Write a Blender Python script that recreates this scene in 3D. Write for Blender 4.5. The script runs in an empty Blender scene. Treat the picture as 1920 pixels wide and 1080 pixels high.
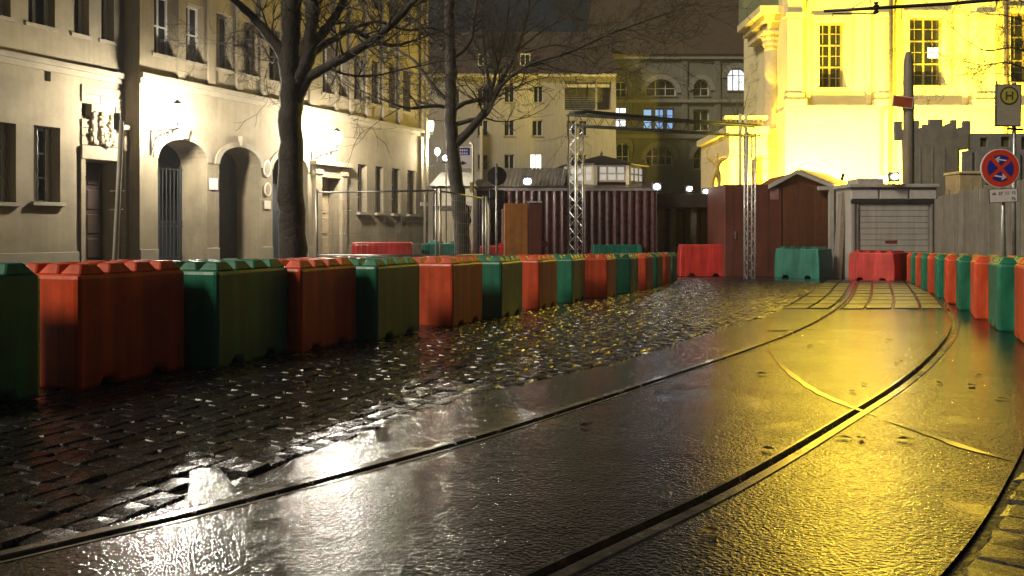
import bpy, bmesh, math, random
from mathutils import Vector, Matrix
random.seed(7)
R = math.radians
sc = bpy.context.scene
COL = sc.collection
# ------------------------------------------------------------------ camera, sky, sun, exposure
F = 1500.0            # focal length in photo pixels (1920 wide)
HY = 438.0            # true horizon row in the photo
CAMZ = 0.9
SLOPE = 0.02          # the street falls gently away from the camera
cam = bpy.data.cameras.new('camera'); cam_o = bpy.data.objects.new('camera', cam); COL.objects.link(cam_o)
cam_o.location = (0, 0, CAMZ); cam_o.rotation_euler = (R(90), 0, 0)
cam.sensor_width = 36; cam.lens = 36 * F / 1920; cam.shift_y = -(540 - HY) / 1920
cam.clip_start = 0.05; cam.clip_end = 2000
sc.camera = cam_o
w = bpy.data.worlds.new('World'); sc.world = w; w.use_nodes = True
nt = w.node_tree; nt.nodes.clear()
sky = nt.nodes.new('ShaderNodeTexSky'); sky.sky_type = 'NISHITA'; sky.sun_disc = False
bg = nt.nodes.new('ShaderNodeBackground'); bg.inputs['Strength'].default_value = 0.0055
out = nt.nodes.new('ShaderNodeOutputWorld')
nt.links.new(sky.outputs[0], bg.inputs[0]); nt.links.new(bg.outputs[0], out.inputs[0])
SUN_EL, SUN_DIR = 36.0, Vector((0.82, 0.57, 0)).normalized()      # light travels this way
sun = bpy.data.lights.new('sun', 'SUN'); sun.energy = 2.5; sun.angle = R(16); sun.color = (1, 0.86, 0.66)
sun_o = bpy.data.objects.new('sun', sun); COL.objects.link(sun_o)
d3 = Vector((SUN_DIR.x * math.cos(R(SUN_EL)), SUN_DIR.y * math.cos(R(SUN_EL)), -math.sin(R(SUN_EL))))
sun_o.rotation_euler = d3.to_track_quat('-Z', 'Y').to_euler(); sun_o.location = (-20, -30, 20)
sky.sun_elevation = R(SUN_EL); sky.sun_rotation = math.atan2(-SUN_DIR.x, -SUN_DIR.y)
sky.air_density = 1.5; sky.dust_density = 3.0
sc.view_settings.view_transform = 'Standard'; sc.view_settings.look = 'None'
sc.view_settings.exposure = 0.0; sc.view_settings.gamma = 1.0
try:
    sc.cycles.use_denoising = True
    sc.cycles.sample_clamp_indirect = 6.0
    sc.cycles.max_bounces = 6
except Exception:
    pass

# ------------------------------------------------------------------ pixel helpers (photo 1920x1080)
def gz(Y): return -SLOPE * Y
def G(x, y, dz=0.0):
    t = CAMZ * F / ((y - HY) - SLOPE * F)
    return Vector(((x - 960) / F * t, t, gz(t) + dz))
def PX(x, Z): return (x - 960) / F * Z
def PZ(y, Z): return CAMZ + (HY - y) / F * Z
def P(x, y, Z): return Vector((PX(x, Z), Z, PZ(y, Z)))

# ------------------------------------------------------------------ materials
MATS = {}
def M(name, c, rough=0.6, var=0.25, scale=4.0, bump=0.0, bscale=40.0, metal=0.0, spec=0.5, rvar=0.0, streak=0.0, emit=None, es=0.0, rnd=0.0, detail=5.0, coat=0.0, scuff=0.0):
    if name in MATS: return MATS[name]
    m = bpy.data.materials.new(name); m.use_nodes = True; MATS[name] = m
    n = m.node_tree.nodes; l = m.node_tree.links; b = n['Principled BSDF']
    b.inputs['Roughness'].default_value = rough; b.inputs['Metallic'].default_value = metal
    b.inputs['Specular IOR Level'].default_value = spec
    b.inputs['Coat Weight'].default_value = coat; b.inputs['Coat Roughness'].default_value = 0.12
    if emit:
        b.inputs['Emission Color'].default_value = (*emit, 1); b.inputs['Emission Strength'].default_value = es
    tc = n.new('ShaderNodeTexCoord'); src = tc.outputs['Object']
    no = n.new('ShaderNodeTexNoise'); no.inputs['Scale'].default_value = scale; no.inputs['Detail'].default_value = detail
    no.inputs['Roughness'].default_value = 0.65; l.new(src, no.inputs['Vector'])
    ra = n.new('ShaderNodeMapRange'); ra.inputs[1].default_value = 0.3; ra.inputs[2].default_value = 0.7
    ra.inputs[3].default_value = 1 - var; ra.inputs[4].default_value = 1 + var * 0.7; l.new(no.outputs['Fac'], ra.inputs[0])
    fac = ra.outputs[0]
    if streak:
        mp = n.new('ShaderNodeMapping'); mp.inputs['Scale'].default_value = (9, 9, 0.5); l.new(src, mp.inputs['Vector'])
        n2 = n.new('ShaderNodeTexNoise'); n2.inputs['Scale'].default_value = 1.3; n2.inputs['Detail'].default_value = 4; l.new(mp.outputs[0], n2.inputs['Vector'])
        r2 = n.new('ShaderNodeMapRange'); r2.inputs[1].default_value = 0.35; r2.inputs[2].default_value = 0.7
        r2.inputs[3].default_value = 1 - streak; r2.inputs[4].default_value = 1.08; l.new(n2.outputs['Fac'], r2.inputs[0])
        mu = n.new('ShaderNodeMath'); mu.operation = 'MULTIPLY'; l.new(fac, mu.inputs[0]); l.new(r2.outputs[0], mu.inputs[1]); fac = mu.outputs[0]
    if rnd:
        oi = n.new('ShaderNodeObjectInfo'); r3 = n.new('ShaderNodeMapRange'); r3.inputs[3].default_value = 1 - rnd; r3.inputs[4].default_value = 1 + rnd
        l.new(oi.outputs['Random'], r3.inputs[0]); mu = n.new('ShaderNodeMath'); mu.operation = 'MULTIPLY'
        l.new(fac, mu.inputs[0]); l.new(r3.outputs[0], mu.inputs[1]); fac = mu.outputs[0]
    mx = n.new('ShaderNodeVectorMath'); mx.operation = 'SCALE'; mx.inputs[0].default_value = c; l.new(fac, mx.inputs['Scale'])
    l.new(mx.outputs[0], b.inputs['Base Color'])
    if scuff:
        ns = n.new('ShaderNodeTexNoise'); ns.inputs['Scale'].default_value = 7.0; ns.inputs['Detail'].default_value = 9; ns.inputs['Roughness'].default_value = 0.75
        oi2 = n.new('ShaderNodeObjectInfo'); va = n.new('ShaderNodeVectorMath'); va.operation = 'ADD'; l.new(src, va.inputs[0]); l.new(oi2.outputs['Location'], va.inputs[1]); l.new(va.outputs[0], ns.inputs['Vector'])
        rs0 = n.new('ShaderNodeMapRange'); rs0.inputs[1].default_value = 0.60; rs0.inputs[2].default_value = 0.70; rs0.inputs[3].default_value = 0; rs0.inputs[4].default_value = scuff; l.new(ns.outputs['Fac'], rs0.inputs[0])
        mm = n.new('ShaderNodeMix'); mm.data_type = 'RGBA'; l.new(rs0.outputs[0], mm.inputs['Factor']); l.new(mx.outputs[0], mm.inputs[6]); mm.inputs[7].default_value = (0.20, 0.17, 0.14, 1); l.new(mm.outputs[2], b.inputs['Base Color'])
    if rvar:
        rr = n.new('ShaderNodeMapRange'); rr.inputs[1].default_value = 0.35; rr.inputs[2].default_value = 0.65
        rr.inputs[3].default_value = max(0.03, rough - rvar); rr.inputs[4].default_value = min(1, rough + rvar)
        l.new(no.outputs['Fac'], rr.inputs[0]); l.new(rr.outputs[0], b.inputs['Roughness'])
    if bump:
        nb = n.new('ShaderNodeTexNoise'); nb.inputs['Scale'].default_value = bscale; nb.inputs['Detail'].default_value = 3; l.new(src, nb.inputs['Vector'])
        bu = n.new('ShaderNodeBump'); bu.inputs['Strength'].default_value = bump; bu.inputs['Distance'].default_value = 0.02
        l.new(nb.outputs['Fac'], bu.inputs['Height']); l.new(bu.outputs[0], b.inputs['Normal'])
    return m
def EM(name, c, s):
    if name in MATS: return MATS[name]
    m = bpy.data.materials.new(name); m.use_nodes = True; MATS[name] = m
    b = m.node_tree.nodes['Principled BSDF']; b.inputs['Base Color'].default_value = (*c, 1)
    b.inputs['Emission Color'].default_value = (*c, 1); b.inputs['Emission Strength'].default_value = s
    return m
def asphalt():
    m = bpy.data.materials.new('wet_asphalt'); m.use_nodes = True
    n = m.node_tree.nodes; l = m.node_tree.links; b = n['Principled BSDF']
    tc = n.new('ShaderNodeTexCoord')
    def noise(s, d=4, dist=0.0):
        q = n.new('ShaderNodeTexNoise'); q.inputs['Scale'].default_value = s; q.inputs['Detail'].default_value = d
        q.inputs['Distortion'].default_value = dist; l.new(tc.outputs['Object'], q.inputs['Vector']); return q
    def rng(src, a, b_, c, d):
        q = n.new('ShaderNodeMapRange'); q.inputs[1].default_value = a; q.inputs[2].default_value = b_
        q.inputs[3].default_value = c; q.inputs[4].default_value = d; l.new(src, q.inputs[0]); return q.outputs[0]
    big = noise(0.8, 5, 0.8); mid = noise(7, 5); grain = noise(70, 2.5); wet = noise(1.3, 5, 0.6)
    col = n.new('ShaderNodeVectorMath'); col.operation = 'SCALE'; col.inputs[0].default_value = (0.014, 0.013, 0.013)
    pm = n.new('ShaderNodeMath'); pm.operation = 'MULTIPLY'; l.new(rng(mid.outputs['Fac'], 0.3, 0.7, 0.6, 1.35), pm.inputs[0]); l.new(rng(big.outputs['Fac'], 0.35, 0.65, 0.55, 1.4), pm.inputs[1]); l.new(pm.outputs[0], col.inputs['Scale'])
    l.new(rng(big.outputs['Fac'], 0.42, 0.60, 1.0, 0.35), b.inputs['Specular IOR Level']); l.new(col.outputs[0], b.inputs['Base Color'])
    l.new(rng(wet.outputs['Fac'], 0.30, 0.44, 0.07, 0.11), b.inputs['Roughness'])
    b1 = n.new('ShaderNodeBump'); b1.inputs['Distance'].default_value = 0.0042; l.new(grain.outputs['Fac'], b1.inputs['Height'])
    l.new(rng(wet.outputs['Fac'], 0.28, 0.40, 0.15, 0.8), b1.inputs['Strength'])
    b2 = n.new('ShaderNodeBump'); b2.inputs['Distance'].default_value = 0.05; b2.inputs['Strength'].default_value = 0.07
    l.new(mid.outputs['Fac'], b2.inputs['Height']); l.new(b1.outputs[0], b2.inputs['Normal'])
    b3 = n.new('ShaderNodeBump'); b3.inputs['Distance'].default_value = 0.10; b3.inputs['Strength'].default_value = 0.05
    l.new(big.outputs['Fac'], b3.inputs['Height']); l.new(b2.outputs[0], b3.inputs['Normal'])
    l.new(b3.outputs[0], b.inputs['Normal'])
    return m
ASPH = asphalt()
SETT = M('wet_sett_stone', (0.018, 0.017, 0.016), 0.25, 0.4, 14, 0.07, 34, rvar=0.12, rnd=0.35)
SLAB = M('dark_concrete_slab', (0.055, 0.05, 0.04), 0.38, 0.3, 5, 0.1, 60, rvar=0.1, rnd=0.25)
GROUND = M('wet_dirt_joint', (0.03, 0.027, 0.023), 0.4, 0.4, 6, 0.6, 30, rvar=0.15)
STEEL = M('wet_rail_steel', (0.20, 0.185, 0.165), 0.20, 0.4, 9, 0.03, 30, metal=0.85, rvar=0.09)
RUST = M('dark_groove', (0.02, 0.016, 0.013), 0.7, 0.3, 9)
GALV = M('galvanised_steel', (0.45, 0.45, 0.44), 0.38, 0.2, 12, metal=0.8, rvar=0.1)
ALU = M('truss_aluminium', (0.72, 0.72, 0.72), 0.3, 0.12, 12, metal=0.6)
DARKM = M('black_painted_metal', (0.025, 0.025, 0.027), 0.4, 0.2, 8)
ORANGE = M('orange_block_paint', (0.72, 0.085, 0.022), 0.42, 0.22, 5, 0.12, 70, rvar=0.1, streak=0.35, rnd=0.12, scuff=0.55)
GREEN = M('green_block_paint', (0.012, 0.19, 0.105), 0.42, 0.24, 5, 0.12, 70, rvar=0.1, streak=0.35, rnd=0.12, scuff=0.55)
RED = M('red_barrier_paint', (0.62, 0.045, 0.035), 0.4, 0.24, 3, 0.1, 60, rvar=0.1, streak=0.35, scuff=0.55)
GREENB = M('green_barrier_paint', (0.02, 0.20, 0.14), 0.4, 0.24, 3, 0.1, 60, rvar=0.1, streak=0.35, scuff=0.55)
PLASTER = M('beige_plaster', (0.26, 0.215, 0.137), 0.85, 0.34, 0.9, 0.25, 55, streak=0.05, detail=8)
STONE = M('pale_sandstone', (0.29, 0.25, 0.175), 0.8, 0.2, 3, 0.3, 40, detail=8)
STONE2 = M('portal_sandstone', (0.29, 0.235, 0.15), 0.8, 0.2, 4, 0.35, 30)
WFRAME = M('white_window_frame', (0.62, 0.60, 0.54), 0.5, 0.1, 8)
GLASS = M('dark_window_glass', (0.018, 0.02, 0.022), 0.06, 0.2, 2, spec=0.7)
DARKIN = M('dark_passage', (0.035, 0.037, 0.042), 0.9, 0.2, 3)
WOODD = M('dark_brown_door_wood', (0.05, 0.03, 0.02), 0.5, 0.3, 9, 0.2, 30)
WOODL = M('light_door_wood', (0.42, 0.33, 0.2), 0.6, 0.25, 8, 0.2, 30)
IRON = M('wrought_iron', (0.03, 0.033, 0.035), 0.45, 0.2, 8)
BARK = M('wet_tree_bark', (0.055, 0.045, 0.036), 0.75, 0.45, 9, 0.9, 26, streak=0.3)
TWIG = M('dark_twig_bark', (0.045, 0.036, 0.026), 0.7, 0.2, 6)
MAROON = M('maroon_boarding', (0.085, 0.028, 0.03), 0.32, 0.3, 6, 0.2, 40, rvar=0.1, streak=0.3, rnd=0.25)
BROWN = M('red_brown_panel', (0.13, 0.04, 0.028), 0.55, 0.22, 2.5, 0.1, 50, streak=0.2)
PLY = M('orange_plywood', (0.50, 0.20, 0.05), 0.6, 0.28, 3, 0.1, 30, streak=0.25)
CREAM = M('cream_paint', (0.66, 0.60, 0.46), 0.55, 0.12, 6)
GREYBOX = M('grey_white_panel', (0.42, 0.40, 0.37), 0.55, 0.12, 3, 0.08, 60, streak=0.15)
GREYB = M('grey_hoarding_board', (0.24, 0.22, 0.18), 0.7, 0.25, 3, 0.2, 40, streak=0.25, rnd=0.14)
CASTLE = M('grey_painted_plywood', (0.22, 0.215, 0.20), 0.75, 0.22, 2.5, 0.15, 40, streak=0.12)
CHURCH = M('cream_church_stucco', (0.78, 0.70, 0.40), 0.85, 0.10, 1.5, 0.15, 40, detail=8)
CHURCHT = M('church_stone_trim', (0.72, 0.60, 0.34), 0.85, 0.14, 3, 0.2, 40)
OLIVE = M('grey_green_stone', (0.20, 0.22, 0.13), 0.8, 0.2, 3)
BEIGEB = M('pale_render', (0.40, 0.37, 0.31), 0.9, 0.12, 0.6, 0.1, 40, streak=0.12)
GREYOLD = M('old_grey_ashlar', (0.20, 0.20, 0.17), 0.9, 0.2, 0.7, 0.2, 20, streak=0.15)
ROOFT = M('dark_roof_tiles', (0.075, 0.052, 0.038), 0.7, 0.3, 2.0, 0.5, 12)
ROOFL = M('hut_roof_boards', (0.55, 0.46, 0.26), 0.6, 0.2, 5, 0.1, 40)
GOLD = M('gilded_statue_metal', (0.80, 0.58, 0.18), 0.38, 0.25, 8, metal=0.0)
SIGNR = M('sign_red', (0.62, 0.05, 0.02), 0.45, 0.1, 8)
SIGNB = M('sign_blue', (0.02, 0.03, 0.28), 0.45, 0.1, 8)
SIGNW = M('sign_white', (0.70, 0.66, 0.66), 0.45, 0.1, 8)
SIGNK = M('sign_black', (0.02, 0.02, 0.02), 0.5, 0.1, 8)
SIGNY = M('sign_yellow', (0.42, 0.36, 0.06), 0.5, 0.15, 8)
SIGNG = M('sign_dark_green', (0.06, 0.07, 0.03), 0.5, 0.1, 8)
PALLET = M('pale_pallet_wood', (0.30, 0.24, 0.17), 0.7, 0.3, 9, 0.2, 40, streak=0.2)
BAG = M('black_plastic', (0.015, 0.015, 0.016), 0.25, 0.2, 9, 0.6, 14)

# ------------------------------------------------------------------ mesh helpers
ROOT = {}
class MB:
    def __init__(s, T=None): s.v = []; s.f = []; s.T = T
    def add(s, vs, fs):
        o = len(s.v)
        if s.T is not None: vs = [s.T @ Vector(p) for p in vs]
        s.v += [Vector(p) for p in vs]; s.f += [[i + o for i in f] for f in fs]; return s
    def box(s, a, b):
        (x0, y0, z0), (x1, y1, z1) = a, b
        return s.add([(x0,y0,z0),(x1,y0,z0),(x1,y1,z0),(x0,y1,z0),(x0,y0,z1),(x1,y0,z1),(x1,y1,z1),(x0,y1,z1)],
                     [(0,3,2,1),(4,5,6,7),(0,1,5,4),(1,2,6,5),(2,3,7,6),(3,0,4,7)])
    def quad(s, *p): return s.add(p, [list(range(len(p)))])
    def prism(s, poly, ext):                       # poly: 3D points, ext: offset vector
        e = Vector(ext); n = len(poly); top = [Vector(p) + e for p in poly]
        fs = [list(range(n))[::-1], list(range(n, 2 * n))] + [[i, (i + 1) % n, (i + 1) % n + n, i + n] for i in range(n)]
        return s.add([Vector(p) for p in poly] + top, fs)
    def tube(s, pts, rad, n=6, cap=True):
        pts = [Vector(p) for p in pts]; N = len(pts)
        if not isinstance(rad, (list, tuple)): rad = [rad] * N
        vs = []; prev = None
        for i, p in enumerate(pts):
            t = (pts[min(i + 1, N - 1)] - pts[max(i - 1, 0)])
            t = t.normalized() if t.length > 1e-9 else Vector((0, 0, 1))
            if prev is None:
                a = t.orthogonal().normalized()
            else:
                a = prev - t * prev.dot(t); a = a.normalized() if a.length > 1e-6 else t.orthogonal().normalized()
            prev = a; b = t.cross(a)
            for k in range(n):
                q = 2 * math.pi * k / n; vs.append(p + (a * math.cos(q) + b * math.sin(q)) * rad[i])
        fs = []
        for i in range(N - 1):
            for k in range(n):
                fs.append((i*n+k, i*n+(k+1) % n, (i+1)*n+(k+1) % n, (i+1)*n+k))
        if cap: fs += [list(range(n))[::-1], [(N-1)*n+k for k in range(n)]]
        return s.add(vs, fs)
    def lathe(s, prof, c=(0, 0, 0), n=16):
        vs = []; c = Vector(c)
        for r, z in prof:
            for k in range(n):
                q = 2*math.pi*k/n; vs.append(c + Vector((r*math.cos(q), r*math.sin(q), z)))
        fs = []
        for i in range(len(prof)-1):
            for k in range(n): fs.append((i*n+k, i*n+(k+1) % n, (i+1)*n+(k+1) % n, (i+1)*n+k))
        fs += [list(range(n))[::-1], [(len(prof)-1)*n+k for k in range(n)]]
        return s.add(vs, fs)
    def build(s, name, mat, parent=None, smooth=False, bevel=0.0, seg=1):
        vs = s.v
        if parent is not None and parent in ROOT:
            inv = ROOT[parent].inverted(); vs = [inv @ p for p in vs]
        me = bpy.data.meshes.new(name); me.from_pydata([tuple(p) for p in vs], [], s.f); me.update()
        if len(s.f) < 4000:
            bm = bmesh.new(); bm.from_mesh(me); bmesh.ops.recalc_face_normals(bm, faces=bm.faces); bm.to_mesh(me); bm.free()
        me.materials.append(mat)
        if smooth:
            me.polygons.foreach_set('use_smooth', [True] * len(me.polygons))
        o = bpy.data.objects.new(name, me); COL.objects.link(o)
        if parent is not None:
            o.parent = parent; ROOT[o] = ROOT[parent]
        else: ROOT[o] = Matrix()
        if bevel:
            md = o.modifiers.new('bevel', 'BEVEL'); md.width = bevel; md.segments = seg; md.limit_method = 'ANGLE'
        return o
def thing(name, label, cat, loc, group=None, rz=0.0):
    o = bpy.data.objects.new(name, None); COL.objects.link(o); o.empty_display_size = 0.2
    o.location = loc; o.rotation_euler = (0, 0, rz)
    ROOT[o] = Matrix.Translation(loc) @ Matrix.Rotation(rz, 4, 'Z')
    o['label'] = label; o['category'] = cat
    if group: o['group'] = group
    return o
def tag(o, label, cat, group=None):
    o['label'] = label; o['category'] = cat
    if group: o['group'] = group
    return o
def struct(o, kind='structure'): o['kind'] = kind; return o
def linkmesh(name, me, parent, loc, rot=(0, 0, 0)):
    o = bpy.data.objects.new(name, me); COL.objects.link(o); o.parent = parent; o.location = loc; o.rotation_euler = rot; ROOT[o] = ROOT[parent]; return o
def frame_T(o, u, n):
    o = Vector(o); u = Vector(u); n = Vector(n)
    return Matrix(((u.x, n.x, 0, o.x), (u.y, n.y, 0, o.y), (u.z, n.z, 1, o.z), (0, 0, 0, 1)))
def wall_open(mb, a0, a1, b0, b1, ops, n=0.0):
    """wall sheet in local (a, n, b) with openings (x0,x1,y0,y1,rise,depth): sheet cells, arch spandrels and reveals"""
    xs = sorted({a0, a1, *[o[0] for o in ops], *[o[1] for o in ops]}); ys = sorted({b0, b1, *[o[2] for o in ops], *[o[3] for o in ops]})
    xs = [x for x in xs if a0 <= x <= a1]; ys = [y for y in ys if b0 <= y <= b1]
    for i in range(len(xs)-1):
        for j in range(len(ys)-1):
            cx, cy = (xs[i]+xs[i+1])/2, (ys[j]+ys[j+1])/2
            if any(o[0] < cx < o[1] and o[2] < cy < o[3] for o in ops): continue
            mb.quad((xs[i], n, ys[j]), (xs[i+1], n, ys[j]), (xs[i+1], n, ys[j+1]), (xs[i], n, ys[j+1]))
    for x0, x1, y0, y1, rise, dep in ops:
        outline = [(x0, y0)]
        if rise > 0:
            w2 = (x1-x0)/2; k = 14; arc = []
            for q in range(k+1):
                th = math.pi * (1 - q/k); arc.append((x0 + w2 + w2*math.cos(th), y1 - rise + rise*math.sin(th)))
            for q in range(k):
                mb.quad((arc[q][0], n, arc[q][1]), (arc[q+1][0], n, arc[q+1][1]), (arc[q+1][0], n, y1), (arc[q][0], n, y1))
            outline += arc
        else: outline += [(x0, y1), (x1, y1)]
        outline += [(x1, y0)]
        for q in range(len(outline)):
            p, r = outline[q], outline[(q+1) % len(outline)]
            if abs(p[0]-r[0])+abs(p[1]-r[1]) < 1e-6: continue
            mb.quad((p[0], n, p[1]), (r[0], n, r[1]), (r[0], n-dep, r[1]), (p[0], n-dep, p[1]))
    return mb
def crom(pts, m=8):
    out_ = []; P_ = [pts[0]*2 - pts[1]] + pts + [pts[-1]*2 - pts[-2]]
    for i in range(1, len(P_)-2):
        p0, p1, p2, p3 = P_[i-1:i+3]
        for k in range(m):
            t = k/m; out_.append(0.5*((2*p1)+(p2-p0)*t+(2*p0-5*p1+4*p2-p3)*t*t+(3*p1-p0-3*p2+p3)*t*t*t))
    out_.append(pts[-1]); return out_
def lamp_point(name, loc, power, color, radius, parent):
    l = bpy.data.lights.new(name, 'POINT'); l.energy = power; l.color = color; l.shadow_soft_size = radius
    o = bpy.data.objects.new(name, l); COL.objects.link(o); o.parent = parent; o.location = ROOT[parent].inverted() @ Vector(loc); return o
def lamp_spot(name, loc, target, power, color, angle, parent, radius=0.15, blend=0.6):
    l = bpy.data.lights.new(name, 'SPOT'); l.energy = power; l.color = color; l.spot_size = R(angle); l.spot_blend = blend; l.shadow_soft_size = radius
    o = bpy.data.objects.new(name, l); COL.objects.link(o); o.parent = parent
    o.location = ROOT[parent].inverted() @ Vector(loc)
    o.rotation_euler = (Vector(target) - Vector(loc)).to_track_quat('-Z', 'Y').to_euler(); return o

# ------------------------------------------------------------------ ground, road, rails
gm = MB(); S_ = 160
gm.quad((-S_, -30, gz(-30)-0.03), (S_, -30, gz(-30)-0.03), (S_, 260, gz(260)-0.03), (-S_, 260, gz(260)-0.03))
ground = struct(gm.build('ground', GROUND))
railL_px = [(0,1045),(430,945),(860,830),(1080,762),(1270,700),(1400,656),(1500,617),(1560,584),(1590,558),(1603,533)]
railR_px = [(1030,1078),(1390,905),(1600,780),(1690,722),(1745,676),(1782,633),(1791,605),(1783,585),(1765,562),(1742,541)]
def railpts(px):
    p = [G(x, y) for x, y in px]; d = (p[0]-p[1]).normalized(); e = (p[-1]-p[-2]).normalized()
    p = [p[0]+d*6, p[0]+d*2.5] + p + [p[-1]+e*2.0]
    for q in p: q.z = gz(q.y)
    c = crom(p, 8)
    for q in c: q.z = gz(q.y)
    return c
RL, RR = railpts(railL_px), railpts(railR_px)
def offset(line, o, dz=0.0):
    r = []
    for i, p in enumerate(line):
        t = line[min(i+1, len(line)-1)] - line[max(i-1, 0)]; nn = Vector((t.y, -t.x, 0)).normalized()
        q = p + nn*o; q.z = gz(q.y)+dz; r.append(q)
    return r
def rail(line, sgn, label):
    t = thing('tram_rail', label, 'rail', line[0], 'grooved tram rails')
    def strip(name, prof, mat):
        lines = [offset(line, sgn*o, z) for o, z in prof]; mb = MB(); N = len(line); k = len(prof)
        vs = [lines[j][i] for i in range(N) for j in range(k)]
        mb.add(vs, [(i*k+j, i*k+(j+1) % k, (i+1)*k+(j+1) % k, (i+1)*k+j) for i in range(N-1) for j in range(k)]); return mb.build(name, mat, t)
    strip('rail_head', [(-0.05,-0.06),(-0.05,0.001),(-0.046,0.004),(-0.006,0.004),(-0.002,0.0),(-0.002,-0.06)], STEEL)
    strip('groove_floor', [(-0.001,-0.06),(-0.001,-0.045),(0.041,-0.045),(0.041,-0.06)], RUST)
    strip('guard_lip', [(0.042,-0.06),(0.042,0.002),(0.056,0.002),(0.056,-0.06)], STEEL)
rail(RL, 1, 'left grooved steel tram rail, nearer to the long block row')
rail(RR, -1, 'right grooved steel tram rail, curving past the right-hand blocks')
edge_px = [(-300,1135),(0,1036),(180,992),(300,956),(350,934),(356,878),(412,877),(425,895),(442,913),(500,885),(550,862),(600,842),(650,820),(740,787),(800,764),(860,745),(1000,716),(1150,681),(1250,652),(1330,622),(1420,598),(1480,570),(1520,548),(1546,531)]
EDGE = [G(x, y) for x, y in edge_px]
jag = []
for i in range(len(EDGE)-1):
    m = max(2, int((EDGE[i+1]-EDGE[i]).length/0.12))
    for k in range(m):
        q = EDGE[i].lerp(EDGE[i+1], k/m) + Vector((random.uniform(-.004, .004), random.uniform(-.004, .004), 0)); jag.append(q)
jag.append(EDGE[-1])
yend = G(1600, 579).y                              # asphalt ends here, slabs begin
def cut(line, y): return [p for p in line if p.y < y]
def ngon(name, a, b, mat):
    poly = a + b[::-1]
    for q in poly: q.z = gz(q.y) + 0.0
    return MB().quad(*poly).build(name, mat)
eb = cut(jag, yend); la = cut(offset(RL, -0.052), yend); lb = cut(offset(RL, 0.058), yend); ra_ = cut(offset(RR, -0.058), yend); rb = cut(offset(RR, 0.052), yend)
kerb = offset(RR, 0.80)
struct(ngon('road_left', [Vector((-9, -4, 0))] + eb, la, ASPH)); struct(ngon('road_between_rails', lb, ra_, ASPH)); struct(ngon('road_right', rb, cut(kerb, yend+1.5), ASPH))
# thin tar repair seams across the lane (raised ridges of sealing)
def seam(px, wd, name):
    c = crom([G(x, y) for x, y in px], 6); mb = MB(); nc = len(c)-1; a = offset(c, -wd); b = offset(c, wd)
    for i in range(nc+1):
        f_ = min(1, 4*min(i, nc-i)/nc)*(.7+.6*random.random()); a[i] = c[i].lerp(a[i], f_); b[i] = c[i].lerp(b[i], f_)
    for i in range(len(c)-1):
        mb.quad(a[i]+Vector((0,0,.0035)), b[i]+Vector((0,0,.0035)), b[i+1]+Vector((0,0,.0035)), a[i+1]+Vector((0,0,.0035)))
    o = mb.build(name, M('tar_seam', (0.045, 0.042, 0.037), 0.13, 0.3, 8, 0.03, 60)); return struct(o)
seam([(1440,655),(1470,690),(1520,728),(1580,757),(1650,783)], 0.024, 'seam_between_rails')
seam([(1650,785),(1740,815),(1810,840),(1912,868)], 0.024, 'seam_beside_rail')
# slabs at the far end of the track
slab_bed = struct(MB().quad(*[Vector((p.x, p.y, gz(p.y)-0.012)) for p in (Vector((5.6, yend, 0)), Vector((9.9, yend, 0)), Vector((15, 26, 0)), Vector((7.0, 26, 0)))]).build('slab_bed', ASPH))
rowsY = [yend+0.05]
while rowsY[-1] < 23.5: rowsY.append(rowsY[-1]+1.05)
def xat(line, y):
    for i in range(len(line)-1):
        if line[i].y <= y <= line[i+1].y: return line[i].x + (line[i+1].x-line[i].x)*(y-line[i].y)/(line[i+1].y-line[i].y+1e-9)
    return line[-1].x + (y-line[-1].y)*0.46
for j in range(len(rowsY)-1):
    y0, y1 = rowsY[j]+0.07, rowsY[j+1]-0.07
    l0, l1, r0, r1 = xat(RL, y0), xat(RL, y1), xat(RR, y0), xat(RR, y1)
    cells = [(k/4, (k+1)/4) for k in range(4)]
    for a, b in cells + [(-0.5, -0.26), (-0.26, -0.02)]:
        inner = a >= 0
        pa, pb = (0.09 if a == 0 else 0.022), (0.09 if b == 1 else 0.022)
        if not inner and b == -0.02: pb = 0.10
        q = [(l0+(r0-l0)*a+pa, y0), (l0+(r0-l0)*b-pb, y0), (l1+(r1-l1)*b-pb, y1), (l1+(r1-l1)*a+pa, y1)]
        dz = random.uniform(-0.004, 0.004)
        MB().prism([Vector((x, y, gz(y)-0.05)) for x, y in q], (0, 0, 0.052+dz)).build('slab', SLAB, slab_bed, bevel=0.008)
# cobbles on the left
cob = struct(MB().quad(*[Vector((x, y, gz(y)-0.018)) for x, y in ((-9,-1),(-2.5,-1),(7.3,25.8),(3.5,25.8),(-2.6,7.5))]).build('cobbled_street', GROUND))
def sett_mesh(i):
    rr = random.Random(i); bm = bmesh.new(); l_, w_ = 0.5, 0.5
    vs = []
    for z, s in ((-0.09, 0.97), (-0.010, 1.0), (0.0, 0.90)):
        for x, y in ((-1,-1),(0,-1.04),(1,-1),(1.04,0),(1,1),(0,1.04),(-1,1),(-1.04,0)):
            vs.append(bm.verts.new((x*l_*s+rr.uniform(-.03,.03), y*w_*s+rr.uniform(-.03,.03), z+(rr.uniform(-.004,.004) if z == 0 else 0))))
    c = bm.verts.new((rr.uniform(-.1,.1), rr.uniform(-.1,.1), 0.003+rr.uniform(-.002,.003)))
    for a in range(2):
        for k in range(8): bm.faces.new((vs[a*8+k], vs[a*8+(k+1) % 8], vs[a*8+8+(k+1) % 8], vs[a*8+8+k]))
    for k in range(8): bm.faces.new((vs[16+k], vs[16+(k+1) % 8], c))
    me = bpy.data.meshes.new('sett'); bm.to_mesh(me); bm.free(); me.materials.append(SETT); return me
SM = [sett_mesh(i) for i in range(8)]
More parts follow.
